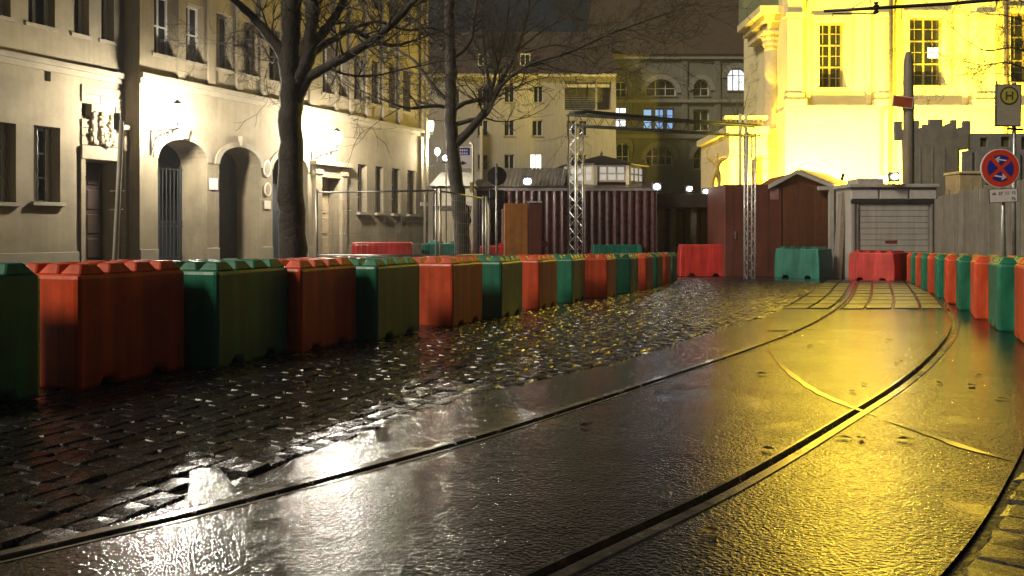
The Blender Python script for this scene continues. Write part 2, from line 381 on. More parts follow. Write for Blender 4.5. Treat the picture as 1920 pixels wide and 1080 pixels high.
def inside(p, poly):
    r = False; n = len(poly)
    for i in range(n):
        a, b = poly[i], poly[(i+1) % n]
        if (a[1] > p[1]) != (b[1] > p[1]) and p[0] < (b[0]-a[0])*(p[1]-a[1])/(b[1]-a[1])+a[0]: r = not r
    return r
cob_poly = [(p.x, p.y) for p in EDGE] + [(7.2, 25.6), (3.2, 25.6), (-3.4, 9.0), (-5.6, 4.0), (-6.0, 1.0)]
def pave(parent, poly, s_dir, pitch_l, pitch_w, name, nmax, seed, lim, align=False):
    rr = random.Random(seed); s_ = Vector((*s_dir, 0)).normalized(); r_ = Vector((s_.y, -s_.x, 0)); found = []
    nr = int(40/pitch_w)
    for j in range(-nr, nr):
        off = rr.uniform(0, pitch_l); a = -6.0+off
        if align:
            if abs(j) > 75: continue
            a = -6.0
            while a < 34 and not inside(tuple((r_*(j*pitch_w)+s_*a)[:2]), poly): a += 0.01
        while a < 34:
            ll = pitch_l*rr.uniform(0.8, 1.25); p = r_*(j*pitch_w+rr.uniform(-.006, .006)) + s_*(a+ll/2)
            a += ll
            if lim(p) and inside((p.x, p.y), poly): found.append((p, ll-0.009, pitch_w-0.009, rr.uniform(-.04, .04), rr.randrange(8), rr.uniform(-.006, .006), rr.uniform(-.028, .028), rr.uniform(-.028, .028)))
    ang = math.atan2(s_.y, s_.x)
    def area(q):
        p = q[0]; d = max(p.y, 0.4); ok = abs(p.x)/d < 0.70 and p.y > 2.0
        return (0 if ok else 1, d)
    found.sort(key=area)
    big = MB(); vs = []; fs = []
    for i, (p, ll, ww, da, k, dz, t1, t2) in enumerate(found):
        mat = Matrix.Translation((p.x, p.y, gz(p.y)+dz)) @ Matrix.Rotation(ang+da, 4, 'Z') @ Matrix.Rotation(t1, 4, 'X') @ Matrix.Rotation(t2, 4, 'Y') @ Matrix.Diagonal((ll, ww, 1, 1))
        if i < nmax:
            o = bpy.data.objects.new(name, SM[k]); COL.objects.link(o); o.parent = parent; o.matrix_local = ROOT[parent].inverted() @ mat
        else:
            b0 = len(vs); vs += [mat @ v.co for v in SM[k].vertices]; fs += [[x+b0 for x in pl.vertices] for pl in SM[k].polygons]
    if vs:
        big.v = vs; big.f = fs; struct(big.build(name+'_field', SETT, parent), 'stuff')
pave(cob, cob_poly, (0.42, 0.9), 0.15, 0.125, 'sett', 300, 3, lambda p: p.y < 25.6 and abs(p.x) < 0.8*max(p.y, 0)+1.2)
side = struct(MB().quad(*[Vector((x, y, gz(y)-0.016)) for x, y in ((-3.4,-3.0),(4,-3.0),(9,8.5),(5.4,8.5))]).build('pavement', GROUND))
kp = [(p.x, p.y) for p in offset(RR, 0.825) if -2.6 < p.y < 8.0]
pave(side, kp + [(kp[-1][0]+2.5, kp[-1][1]), (kp[0][0]+3.5, kp[0][1])], (0.735, -0.677), 0.27, 0.17, 'paving_stone', 300, 5, lambda p: True, True)


rl = random.Random(4)
for k, (x, y) in enumerate([(1620,722),(1598,735),(1668,640),(1688,678),(1680,683),(1430,703),(1835,705),(1822,725),(1880,750),(1615,825),(1580,823),(1440,845),(1700,827),(1520,650),(1762,720),(1250,930),(1100,800),(1330,1000)]):
    c = G(x, y); a = rl.uniform(0, 6.28); q = MB(Matrix.Translation(c+Vector((0, 0, .006))) @ Matrix.Rotation(a, 4, 'Z')); z = rl.uniform(.005, .014); L = rl.uniform(.032, .05)
    q.add([(-L,0,0),(-L*.4,-L*.5,z),(L*.3,-L*.45,z*.6),(L,0,z),(L*.3,L*.5,z*.7),(-L*.4,L*.45,z)], [(0,1,2,3),(0,3,4,5)])
    tag(q.build('fallen_leaf', M('wet_leaf', (.03,.018,.008), .4, .3, 30)), 'small dark wet leaf lying on the asphalt near the rails', 'leaf', 'fallen leaves on the asphalt')
# ------------------------------------------------------------------ barrier blocks
BL, BW, BH, NH = 0.94, 0.60, 0.75, 0.068
def block_meshes():
    r = {}
    prof = [(-.5,0),(-.31,0),(-.28,.075),(-.19,.075),(-.16,0),(.16,0),(.19,.075),(.28,.075),(.31,0),(.5,0),(.5,1),(-.5,1)]
    for nm, mat in (('o', ORANGE), ('g', GREEN)):
        mb = MB(); mb.prism([Vector((a*BL, -BW/2, b*BH)) for a, b in prof], (0, BW, 0))
        o = mb.build('body', mat, None, bevel=0.038, seg=2)
        r[nm] = o
        nb = MB(); a, b, c, d = .105, .09, .058, .048
        nb.add([(-a,-b,0),(a,-b,0),(a,b,0),(-a,b,0),(-c,-d,NH),(c,-d,NH),(c,d,NH),(-c,d,NH)], [(0,3,2,1),(4,5,6,7),(0,1,5,4),(1,2,6,5),(2,3,7,6),(3,0,4,7)])
        q = nb.build('stud', mat, None, bevel=0.008); r[nm+'n'] = q
    return r
BMS = block_meshes()
ORD = ['first','second','third','fourth','fifth','sixth','seventh','eighth','ninth','tenth','eleventh','twelfth','thirteenth','fourteenth','fifteenth']
BLOCKOBJ = {}
def block(center, ang, colr, label, group):
    t = thing('concrete_block', label, 'barrier block', (center.x, center.y, gz(center.y)), group, ang)
    def cp(key, name, loc):
        o = BMS[key].copy(); o.name = name; COL.objects.link(o); o.parent = t; o.location = loc; ROOT[o] = ROOT[t]; return o
    cp(colr, 'body', (0, 0, 0))
    for i in range(4):
        for j in range(3): cp(colr+'n', 'stud', ((i-1.5)*0.225, (j-1)*0.195, BH-0.002))
    return t
left = [((-70,770),'g'),((150,733),'o'),((404,692),'g'),((565,663),'o'),((709,640),'g'),((850,614),'o'),((939,597),'g'),((1012,581),'o'),((1073,568.5),'g'),((1137,559.5),'o'),((1182,551),'g'),((1212,544.5),'o'),((1232,538.5),'g'),((1249,533.5),'o'),((1262,529.5),'g')]
dl = Vector((0.33, 0.95, 0)).normalized(); wl = Vector((-dl.y, dl.x, 0))
for i, ((x, y), c) in enumerate(left):
    cpt = G(x, y)
    if i == 0: cpt = G(80, 748) - dl*0.0 + Vector((0, 0, 0)); cpt = cpt - dl*BL
    cen = cpt + dl*BL/2 + wl*BW/2
    block(cen, math.atan2(dl.y, dl.x)+random.uniform(-.03, .03), c, ('green' if c == 'g' else 'orange') + ' studded concrete block, %s from the camera in the long left row' % ORD[i], 'studded blocks of the left row')
dr = Vector((0.43, 0.90, 0)).normalized(); wr = Vector((dr.y, -dr.x, 0))
c0 = Vector((4.70, 7.28, 0)); st = Vector((0.64, 1.52, 0))
for i in range(11):
    cpt = c0 + st*i*(1.0 if i < 5 else 1.0)
    c = 'og'[i % 2]; cen = cpt + dr*BL/2 + wr*BW/2
    block(cen, math.atan2(dr.y, dr.x)+random.uniform(-.03, .03), c, ('green' if c == 'g' else 'orange') + ' studded concrete block, %s from the camera in the right-hand row' % ORD[i], 'studded blocks of the right row')
for o in BMS.values(): bpy.data.objects.remove(o)
def big_barrier(x0, x1, ybot, Zd, h, mat, label, rz=0.0, depth=0.7, nubs=4, Ys=None):
    Z = Zd; L = (x1-x0)/F*Z; cx = (PX(x0, Z)+PX(x1, Z))/2; base = gz(Z)-0.03
    t = thing('long_barrier', label, 'barrier', (cx, Z, base), 'large barriers behind the rows', rz)
    T = ROOT[t]; mb = MB(T); c = 0.12*h
    prof = [(-.5,0),(-.32,0),(-.29,.10),(-.20,.10),(-.17,0),(.17,0),(.20,.10),(.29,.10),(.32,0),(.5,0),(.5,.55),(.47,1),(-.47,1),(-.5,.55)]
    mb.prism([Vector((a*L, 0, b*h)) for a, b in prof], (0, depth, 0)); mb.build('body', mat, t, bevel=0.03, seg=2)
    for k in range(nubs):
        a = (k-(nubs-1)/2)*L/nubs*0.92; w_ = L/nubs*0.3
        q = MB(T); q.add([(a-w_,.08,h-.002),(a+w_,.08,h-.002),(a+w_,depth-.08,h-.002),(a-w_,depth-.08,h-.002),(a-w_*.6,.13,h+.06),(a+w_*.6,.13,h+.06),(a+w_*.6,depth-.13,h+.06),(a-w_*.6,depth-.13,h+.06)], [(0,3,2,1),(4,5,6,7),(0,1,5,4),(1,2,6,5),(2,3,7,6),(3,0,4,7)])
        q.build('stud', mat, t, bevel=0.008)
big_barrier(1590, 1676, 524, 23.6, 0.84, RED, 'red barrier across the tram track in front of the grey shutter kiosk', rz=R(-47), depth=1.15, nubs=4)
big_barrier(1448, 1538, 518, 25.6, 0.96, GREENB, 'green barrier in front of the brown gabled hut', rz=R(-47), depth=0.95)
big_barrier(1275, 1366, 505, 27.3, 1.10, RED, 'red barrier with a slanted end beside the wooden pallets', rz=R(-4), nubs=0)
big_barrier(1110, 1206, 476, 27.5, 1.10, GREENB, 'green barrier against the maroon boarded stall', nubs=0)
big_barrier(657, 774, 486, 19.0, 1.10, RED, 'bright red barrier behind the wire fence below the row of small windows', rz=R(4), nubs=0)
big_barrier(788, 880, 486, 19.6, 1.08, GREENB, 'green barrier behind the slim tree trunk', rz=R(-4), nubs=2)
big_barrier(898, 950, 480, 20.4, 1.02, RED, 'red barrier beside the plywood box', nubs=2)
# ------------------------------------------------------------------ left town house (facade frame: u along, n out, z up)
FO = Vector((-6.77, 18.0, 0)); FU = Vector((0.4635, 0.8861, 0)); FN = Vector((0.8861, -0.4635, 0))
FT = frame_T(FO, FU, FN)
def FA(x, y=HY, n=0.0):
    r = (x-960)/F; u = (r*(FO.y+n*FN.y) - FO.x - n*FN.x)/(FU.x - r*FU.y); Z = FO.y+u*FU.y+n*FN.y
    return u, CAMZ+(HY-y)/F*Z
def fu(x, n=0.0): return FA(x, HY, n)[0]
def fz(x, y, n=0.0): return FA(x, y, n)[1]
house = thing('town_house', 'long beige plastered town house with arched passages and wall lanterns', 'building', FT @ Vector((0, 0, gz(18)-0.1)))
LOW = -0.75
def window(T, x0, x1, z0, z1, n, parent, mat=WFRAME, glass=GLASS, fw=0.05, hbars=(0.5,), vbars=(0.5,), sill=0.06, name='window', sn=None):
    f = MB(T)
    f.box((x0, n, z0), (x0+fw, n+.05, z1)); f.box((x1-fw, n, z0), (x1, n+.05, z1))
    f.box((x0+fw, n, z0), (x1-fw, n+.05, z0+fw)); f.box((x0+fw, n, z1-fw), (x1-fw, n+.05, z1))
    for b in vbars: c = x0+(x1-x0)*b; f.box((c-fw*.45, n, z0+fw), (c+fw*.45, n+.045, z1-fw))
    for b in hbars: c = z0+(z1-z0)*b; f.box((x0+fw, n, c-fw*.35), (x1-fw, n+.04, c+fw*.35))
    o = f.build(name, mat, parent)
    xs = [x0]+[x0+(x1-x0)*b for b in vbars]+[x1]
    for i in range(len(xs)-1):
        MB(T).box((xs[i]+.004, n+.012, z0+.01), (xs[i+1]-.004, n+.02, z1-.01)).build('pane', glass, o)
    if sill:
        s = n if sn is None else sn
        MB(T).box((x0-.06, n-.02 if sn is None else n+.05, z0-.07), (x1+.06, s+sill, z0+0.002)).build('sill', STONE, o)
    return o
u0, u1 = fu(262), fu(803)
arches = [(296,388,262),(411,489,276),(511,577,288)]
ops = []
for a, b, t in arches:
    w_ = fu(b)-fu(a); ops.append((fu(a), fu(b), LOW, fz((a+b)/2, t), min(0.44, w_*0.4), 0.85))
portal = (fu(597), fu(634), LOW, fz(612, 333), 0, 0.4); ops.append(portal)
gw = [(671,688,307.5,398.5),(704,719,311.5,399),(735,751,315.5,400),(764,779.5,318.6,400.6)]
zt = sum(fz(a, t) for a, b, t, s in gw)/4; zb = sum(fz(a, s) for a, b, t, s in gw)/4
GW = [(fu(a), fu(b), zb, zt, 0, 0.30) for a, b, t, s in gw]
upx = [(289,325),(349,382),(406,436),(457,483),(504,527),(549,569),(605,623),(636,652),(663,681),(697,712),(729,742.5),(756,770)]
zs1 = (fz(349, 112.7)+fz(406, 125)+fz(457, 140))/3; zt1 = (fz(350, 4.8)+fz(406, 21.7)+fz(458, 38.5))/3
UW = []
for a, b in upx:
    UW.append((fu(a), fu(b), zs1, zt1, 0, 0.26)); UW.append((fu(a), fu(b), zs1+2.75, zt1+2.75, 0, 0.26))
TOPZ = 9.2
mb = MB(FT); wall_open(mb, u0, u1, LOW, TOPZ, ops+GW+UW)
mb.quad((u0, 0, LOW), (u0, -0.55, LOW), (u0, -0.55, TOPZ), (u0, 0, TOPZ))
mb.quad((u1, 0, LOW), (u1, -9, LOW), (u1, -9, TOPZ), (u1, 0, TOPZ))
mb.quad((-9, -9, LOW), (u1, -9, LOW), (u1, -9, TOPZ), (-9, -9, TOPZ))
mb.quad((-9, -9, TOPZ), (u1, -9, TOPZ), (u1, 0.4, TOPZ), (-9, 0.4, TOPZ))
mb.build('wall', PLASTER, house)
# left section, set back half a metre
NL = -0.5
lops = [(fu(-26, NL), fu(30, NL), fz(5, 379, NL), fz(5, 229, NL), 0, .45), (fu(63, NL), fu(113, NL), fz(63, 378, NL), fz(63, 234, NL), 0, .45),
        (fu(157, NL), fu(224, NL), LOW, fz(190, 301, NL), 0, .6), (fu(153, NL), fu(172, NL), fz(160, 217, NL), fz(160, 193, NL), 0, .25), (fu(83, NL), fu(95, NL), fz(88, 152, NL), fz(88, 125, NL), 0, .2)]
zl = fz(60, 43, NL); zl2 = zl+1.75
lup = [(fu(53, NL), fu(103, NL), zl, zl2, 0, .3), (fu(138, NL), fu(167, NL), zl, zl2, 0, .3), (fu(190, NL), fu(214, NL), zl, zl2, 0, .3), (fu(-40, NL), fu(20, NL), zl, zl2, 0, .3)]
mb = MB(FT); wall_open(mb, -9, u0, LOW, TOPZ, lops+lup, NL); mb.build('wall', PLASTER, house)
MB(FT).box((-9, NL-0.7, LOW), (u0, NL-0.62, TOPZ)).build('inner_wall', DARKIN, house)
for o in lup: window(FT, o[0], o[1], o[2], o[3], NL-.28, house, sill=0.03, sn=NL, hbars=(0.66,))
for k, o in enumerate(lops[:2]):
    wn = window(FT, o[0], o[1], o[2], o[3], NL-.42, house, sill=0.10, sn=NL, hbars=(0.33, 0.66), mat=WFRAME)
    for q in range(4):
        a = o[0]+(o[1]-o[0])*(q+.5)/4; pts = [(a+0.012*math.sin(z*9), NL-.2, o[2]+(o[3]-o[2])*z/12) for z in range(13)]
        MB(FT).tube(pts, .011, 5).build('window_bar', IRON, wn)
MB(FT).box((lops[3][0], NL-.22, lops[3][2]), (lops[3][1], NL-.2, lops[3][3])).build('vent_grille', IRON, house)
MB(FT).box((lops[4][0], NL-.18, lops[4][2]), (lops[4][1], NL-.16, lops[4][3])).build('vent_grille', IRON, house)
# portal of the left section
d = lops[2]
door = MB(FT).box((d[0]+.02, NL-.58, LOW), (d[1]-.02, NL-.52, d[3]-.02)).build('door', WOODD, house)
for k in range(5):
    z = -.1+k*.5; MB(FT).box((d[0]+.08, NL-.52, z), (d[0]+(d[1]-d[0])*.47, NL-.49, z+.40)).build('door_panel', WOODD, door, bevel=.02)
    MB(FT).box((d[0]+(d[1]-d[0])*.53, NL-.52, z), (d[1]-.08, NL-.49, z+.40)).build('door_panel', WOODD, door, bevel=.02)
pu0, pu1 = fu(226, NL), fu(247, NL); zc = fz(235, 240, NL)
pl = MB(FT).box((pu0, NL, LOW), (pu1, NL+.16, zc)).build('pilaster', STONE2, house, bevel=.012)
MB(FT).box((pu0-.05, NL, LOW), (pu1+.05, NL+.2, .25)).build('pilaster_base', STONE2, pl, bevel=.015)
MB(FT).box((pu0-.04, NL, zc-.5), (pu1+.04, NL+.19, zc-.2)).build('pilaster_neck', STONE2, pl, bevel=.012)
MB(FT).box((pu0-.10, NL, zc-.07), (pu1+.10, NL+.26, zc+.03)).build('capital', STONE2, pl, bevel=.02)
MB(FT).box((fu(149, NL), NL, LOW), (d[0], NL+.06, d[3])).build('door_jamb', STONE2, house)
zl0, zl1 = d[3], fz(190, 276, NL)
MB(FT).box((fu(149, NL), NL, zl0), (pu0, NL+.08, zl1)).build('lintel', STONE2, house, bevel=.01)
zz = zl1+.012; ztop = fz(190, 166, NL); k = 0
while zz < ztop-.1:
    h_ = .17; off = (k % 2)*.35; a = fu(151, NL); cuts = [lops[3]]
    b_end = pu0 if zz < zc else fu(244, NL)
    while a < b_end-.05:
        b = min(a+(.75 if a > fu(151, NL) or not off else .4), b_end)
        if not (zz+h_ > lops[3][2] and zz < lops[3][3] and a < lops[3][1]+.02):
            MB(FT).box((a+.005, NL, zz+.004), (b-.005, NL+.035, zz+h_-.004)).build('portal_stone', STONE2, house, bevel=.006)
        a = b
    zz += h_; k += 1
# coat of arms relief
def blob(T, c, r, nz=7, nn=10):
    vs = []; fs = []
    for i in range(nz+1):
        th = math.pi*i/nz
        for k in range(nn):
            ph = 2*math.pi*k/nn; vs.append((c[0]+r[0]*math.sin(th)*math.cos(ph), c[1]+r[1]*math.sin(th)*math.sin(ph), c[2]+r[2]*math.cos(th)))
    for i in range(nz):
        for k in range(nn): fs.append((i*nn+k, i*nn+(k+1) % nn, (i+1)*nn+(k+1) % nn, (i+1)*nn+k))
    return vs, fs
ca, cz = FA(190, 246, NL); arms = MB(FT)
for dx, dz, rx, ry, rz in [(0,-.05,.15,.10,.19),(0,.2,.09,.11,.09),(-.2,.05,.075,.10,.27),(.2,.05,.075,.10,.27),(-.2,.3,.06,.09,.06),(.2,.3,.06,.09,.06),(-.12,-.24,.1,.08,.07),(.13,-.24,.1,.08,.07),(0,.33,.07,.08,.06),(-.11,.12,.05,.13,.05),(.12,.1,.05,.13,.05),(0,-.08,.06,.15,.09),(-.26,-.16,.05,.08,.12),(.26,-.16,.05,.08,.12)]:
    v, f = blob(FT, (ca+dx, NL+.04, cz+dz), (rx, ry*.8, rz)); arms.add(v, f)
rq = random.Random(9)
for k in range(46):
    q = rq.uniform(.02, .055); v, f = blob(FT, (ca+rq.uniform(-.27, .27), NL+rq.uniform(.05, .13), cz+rq.uniform(-.32, .36)), (q, q*.9, q*rq.uniform(.7, 1.6)), 5, 7); arms.add(v, f)
arms.build('coat_of_arms', STONE2, house, smooth=True)
# arches: gate, dark passages, keystones, plinth
for k, o in enumerate(ops[:3]):
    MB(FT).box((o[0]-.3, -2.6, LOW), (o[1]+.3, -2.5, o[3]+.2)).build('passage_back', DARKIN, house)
    if k:
        MB(FT).box((o[0], -.84, LOW), (o[1], -.80, o[3])).build('dark_door', M('blue_grey_door', (0.05, 0.055, 0.062), 0.5, 0.2, 6, streak=0.2), house)
    kx = (o[0]+o[1])/2
    MB(FT).add([(kx-.05, 0, o[3]+.02), (kx+.05, 0, o[3]+.02), (kx+.08, 0, o[3]+.26), (kx-.08, 0, o[3]+.26), (kx-.05, .1, o[3]+.02), (kx+.05, .1, o[3]+.02), (kx+.07, .14, o[3]+.25), (kx-.07, .14, o[3]+.25)], [(0,3,2,1),(4,5,6,7),(0,1,5,4),(1,2,6,5),(2,3,7,6),(3,0,4,7)]).build('keystone', STONE, house)
    ring = MB(FT); w2 = (o[1]-o[0])/2; k_ = 16
    pr = []
    for q in range(k_+1):
        th = math.pi*(1-q/k_); pr.append((o[0]+w2+w2*math.cos(th), o[3]-o[4]+o[4]*math.sin(th), o[0]+w2+(w2+.13)*math.cos(th), o[3]-o[4]+(o[4]+.13)*math.sin(th)))
    for q in range(k_):
        a, b = pr[q], pr[q+1]; nn = .03
        ring.add([(a[0],0,a[1]),(b[0],0,b[1]),(b[2],0,b[3]),(a[2],0,a[3]),(a[0],nn,a[1]),(b[0],nn,b[1]),(b[2],nn,b[3]),(a[2],nn,a[3])], [(4,5,6,7),(0,1,5,4),(2,3,7,6)])
    ring.build('arch_moulding', STONE, house)
o = ops[0]; gate = MB(FT); gb = -.78
for q in range(13):
    a = o[0]+.03+(o[1]-o[0]-.06)*q/12; gate.tube([(a, gb, LOW+.1), (a, gb, o[3]-.55)], .012, 5)
for z in (-.3, .35, 1.05, 1.15, o[3]-.6): gate.box((o[0]+.01, gb-.012, z), (o[1]-.01, gb+.012, z+.03))
gate.box((o[1]-.09, gb-.02, LOW), (o[1]-.05, gb+.02, o[3]-.5)); gate.box(((o[0]+o[1])/2-.02, gb-.02, LOW), ((o[0]+o[1])/2+.02, gb+.02, o[3]-.5))
gate.build('iron_gate', IRON, house)
segs = [(262,296),(388,411),(489,511),(577,594),(640,803)]
for a, b in segs:
    MB(FT).box((fu(a), 0, LOW), (fu(b), .035, fz(480, 463))).build('plinth', STONE, house, bevel=.01)
MB(FT).box((-9, NL, LOW), (fu(149, NL), NL+.035, fz(100, 473, NL))).build('plinth', STONE, house, bevel=.01)
zc1 = fz(396, 168)
for a, b, n in ((u0-.02, u1, 0), (-9, u0-.06, NL)):
    sx = MB(FT); sx.box((a, n, zc1-.16), (b, n+.06, zc1-.05)); sx.box((a, n, zc1-.05), (b, n+.13, zc1+.05)); sx.build('string_course', STONE, house)
for i in range(len(upx)-1):
    m = (fu(upx[i][1])+fu(upx[i+1][0]))/2; hw = max(.08, (fu(upx[i+1][0])-fu(upx[i][1]))*.27)
    MB(FT).box((m-hw, 0, zc1+.052), (m+hw, .07, TOPZ-.3)).build('wall_strip', PLASTER, house, bevel=.01)
for w_ in UW: window(FT, w_[0], w_[1], w_[2], w_[3], -.24, house, sill=.04, sn=0, hbars=(.5,), vbars=(.5,), fw=.045)
for w_ in GW: window(FT, w_[0], w_[1], w_[2], w_[3], -.28, house, sill=.12, sn=0, hbars=(.33, .66), vbars=(.5,))
# second portal
d = portal
dd = MB(FT).box((d[0]+.01, -.38, LOW), (d[1]-.01, -.32, d[3]-.01)).build('door', WOODL, house)
for k in range(4):
    MB(FT).box((d[0]+.1, -.32, -.2+k*.55), (d[1]-.1, -.295, .25+k*.55)).build('door_panel', WOODL, dd, bevel=.015)
zc2 = fz(615, 300)
for a, b in ((fu(585), d[0]), (d[1], fu(644))):
    pz = MB(FT).box((a, 0, LOW), (b, .14, zc2-.2)).build('pilaster', STONE2, house, bevel=.012)
    MB(FT).box((a-.03, 0, zc2-.42), (b+.03, .18, zc2-.30)).build('capital', STONE2, pz, bevel=.015)
MB(FT).box((fu(583), 0, d[3]), (fu(646), .10, zc2-.2)).build('lintel', STONE2, house)
MB(FT).box((fu(580), 0, zc2-.19), (fu(649), .26, zc2-.06)).build('portal_cornice', STONE2, house, bevel=.02)
# plaques and notices on the wall
def plaque(x, y, wx, wy, rnd_, mat, nm):
    a, z = FA(x, y); Z = 17.5; hw, hh = wx/2, wy/2
    if rnd_:
        pts = [(a+hw*math.cos(t*math.pi/10), .002, z+hh*math.sin(t*math.pi/10)) for t in range(20)]
        o = MB(FT).prism([Vector(p) for p in pts], (0, .03, 0)).build(nm, mat, house)
        pts = [(a+hw*.7*math.cos(t*math.pi/10), .032, z+hh*.78*math.sin(t*math.pi/10)) for t in range(20)]
        MB(FT).prism([Vector(p) for p in pts], (0, .006, 0)).build('plaque_field', STONE2, o)
    else: MB(FT).box((a-hw, .002, z-hh), (a+hw, .025, z+hh)).build(nm, mat, house)
plaque(400, 345, .22, .26, False, SIGNW, 'notice')
plaque(500, 316, .24, .42, True, CREAM, 'plaque'); plaque(501, 355, .22, .34, True, CREAM, 'plaque'); plaque(501, 384, .2, .2, False, CREAM, 'notice')
plaque(795, 383, .42, .12, False, SIGNW, 'street_name_plate')
# downpipes
for x, n, top in ((257, NL+.12, TOPZ), (797, .1, 9)):
    u = fu(x, n); MB(FT).tube([(u, n, LOW), (u, n, fz(x, 300, n)), (u, n, top)], .05, 8).build('downpipe', M('zinc_pipe', (0.30, 0.26, 0.19), 0.5, 0.2, 5), house, smooth=True)
LAMPW = EM('lamp_white', (1.0, 0.92, 0.78), 1350.0)
LAMPC = EM('lamp_cool', (1.0, 0.96, 0.95), 40.0)
def wall_lantern(xw, yb, xl, yl, label):
    r = (xl-960)/F; a = FO+FU*fu(xw); dd_ = (r*a.y-a.x)/(FN.x-r*FN.y); dd_ = max(.3, dd_)
    z = CAMZ+(HY-yl)/F*(a.y+FN.y*dd_); u = fu(xw); zb_ = fz(xw, yb); 
    t = thing('wall_lantern', label, 'lantern', FT @ Vector((u, .02, zb_-.4)), 'scrolled bracket lanterns on the town house')
    zbar = z-.34
    br = MB(FT); br.box((u-.02, .001, zbar-.5), (u+.02, .025, zbar+.05)); br.tube([(u, .01, zbar), (u, dd_, zbar), (u, dd_+.02, zbar+.04)], .014, 6)
    for c, rr in ((.18, .09), (.36, .075), (.52, .055), (.66, .035)):
        pts = [(u, c+rr*(1-q/26)*math.cos(q*.5), zbar-.03-rr+rr*(1-q/26)*math.sin(q*.5)*1.0) for q in range(22)]; br.tube(pts, .009, 5)
    br.tube([(u, .02, zbar-.48), (u, .1, zbar-.3), (u, .14, zbar-.16), (u, .3, zbar-.1), (u, .5, zbar-.05), (u, dd_, zbar)], .010, 5)
    br.build('bracket', IRON, t)
    c = FT @ Vector((u, dd_, 0))
    MB().lathe([(.02, 0), (.05, .02), (.03, .06), (.035, .2)], (c.x, c.y, zbar)).build('lamp_holder', IRON, t)
    g = MB(); v, f = blob(None, (c.x, c.y, z), (.12, .12, .14), 10, 14); g.add(v, f); g.build('lamp_globe', LAMPW, t, smooth=True)
    MB().lathe([(.10, 0), (.13, .01), (.06, .07), (.015, .12)], (c.x, c.y, z+.13)).build('lamp_cap', IRON, t)
wall_lantern(282, 252, 333, 210, 'glaring white lantern on a scrolled bracket beside the gated arch')
wall_lantern(584, 292, 632, 258, 'glaring white lantern above the portal, right of the thick tree')
# corner lamp of the town house
t = thing('corner_lamp', 'bright lamp on the far corner of the town house', 'lamp', FT @ Vector((u1-.05, .02, fz(800, 330))))
c = FT @ Vector((u1+.05, .32, 0)); zl_ = fz(803, 285)
MB(FT).tube([(u1-.05, .005, zl_-.5), (u1-.02, .2, zl_-.45), (u1+.05, .32, zl_-.3), (u1+.05, .32, zl_-.1)], .018, 6).build('lamp_arm', IRON, t)
g = MB(); v, f = blob(None, (c.x, c.y, zl_), (.07, .07, .11), 10, 14); g.add(v, f); g.build('lamp_globe', EM('lamp_corner', (1, .9, .7), 1100), t, smooth=True)
t = thing('cornice_lamp', 'small lit lamp on the string course at the house corner', 'lamp', FT @ Vector((u1-.03, .13, fz(801, 252))))
MB(FT).box((u1-.08, .05, fz(801, 252)), (u1+.04, .17, fz(801, 252)+.08)).build('lamp_base', IRON, t)
MB(FT).lathe([(.05, 0), (.09, .1), (.10, .3), (.06, .36)], (u1-.02, .11, fz(801, 252)+.08), 10).build('lamp_glass', EM('lamp_amber', (1, .85, .5), 12), t, smooth=True)

# ------------------------------------------------------------------ apartment building behind (frontal)
ZB = 58.0
def XT(Zd): return Matrix(((1, 0, 0, 0), (0, -1, 0, Zd), (0, 0, 1, 0), (0, 0, 0, 1)))    # local (x, out, z)
TB = XT(ZB); fx = lambda x: PX(x, ZB); fy = lambda y: PZ(y, ZB)
apt = thing('apartment_block', 'pale rendered apartment block with dark roof behind the leafless tree', 'building', (fx(960), ZB, gz(ZB)-.1))
bx0, bx1, bz1 = fx(640), fx(1155), fy(141)
aw = [(843,862,165,200),(895,915,165,200),(945,964,160,192),(1000,1018,160,192),(945,964,225,255),(997,1017,225,255),(1062,1080,225,255),(1085,1101,225,255),(945,964,289,318),(993,1016,288,319),(1062,1080,289,318),(1084,1100,289,318),(895,915,225,255),(895,915,289,318),(945,964,352,382),(997,1017,352,382)]
AO = [(fx(a), fx(b), fy(d_), fy(c_), 0, .18) for a, b, c_, d_ in aw]
log = (fx(1059), fx(1146), fy(206), fy(154), 0, 1.6)
mb = MB(TB); wall_open(mb, bx0, bx1, gz(ZB)-.2, bz1, AO+[log]); mb.quad((bx1,0,gz(ZB)-.2),(bx1,-10,gz(ZB)-.2),(bx1,-10,bz1),(bx1,0,bz1)); mb.build('wall', BEIGEB, apt)
LITW = EM('lit_window_white', (0.92, 0.97, 1.0), 1.5); LITB = EM('lit_window_blue', (0.30, 0.55, 1.0), 0.75)
for k, o in enumerate(AO): window(TB, o[0], o[1], o[2], o[3], -.16, apt, sill=.06, sn=0, hbars=(), fw=.06, glass=LITW if k == 9 else GLASS)
lo = MB(TB).box((log[0], -1.6, log[2]), (log[1], -1.55, log[3])).build('loggia_back', GREYOLD, apt)
for k in range(6): MB(TB).tube([(log[0], -.05, log[2]+.12+k*.16), (log[0]+(log[1]-log[0])*.68, -.05, log[2]+.12+k*.16)], .03, 5).build('railing_bar', GALV, lo)
for k in range(2):
    a = log[0]+.05+k*1.65; MB(TB).box((a, -.2, log[3]-.35), (a+1.55, -.1, log[3]-.12)).build('awning_box', CREAM, lo)
MB(TB).box((log[0]+.66*(log[1]-log[0]), -.2, log[2]), (log[0]+.70*(log[1]-log[0]), -.05, log[3])).build('loggia_post', BEIGEB, lo)
MB(TB).box((bx0, 0, bz1-.15), (bx1, .3, bz1+.08)).build('eaves_gutter', CREAM, apt)
rf = MB(TB).quad((bx0, .35, bz1+.05), (bx1+.2, .35, bz1+.05), (bx1+.2, -9, fy(32)+1.2), (bx0, -9, fy(32)+1.2)).build('roof', ROOFT, apt)
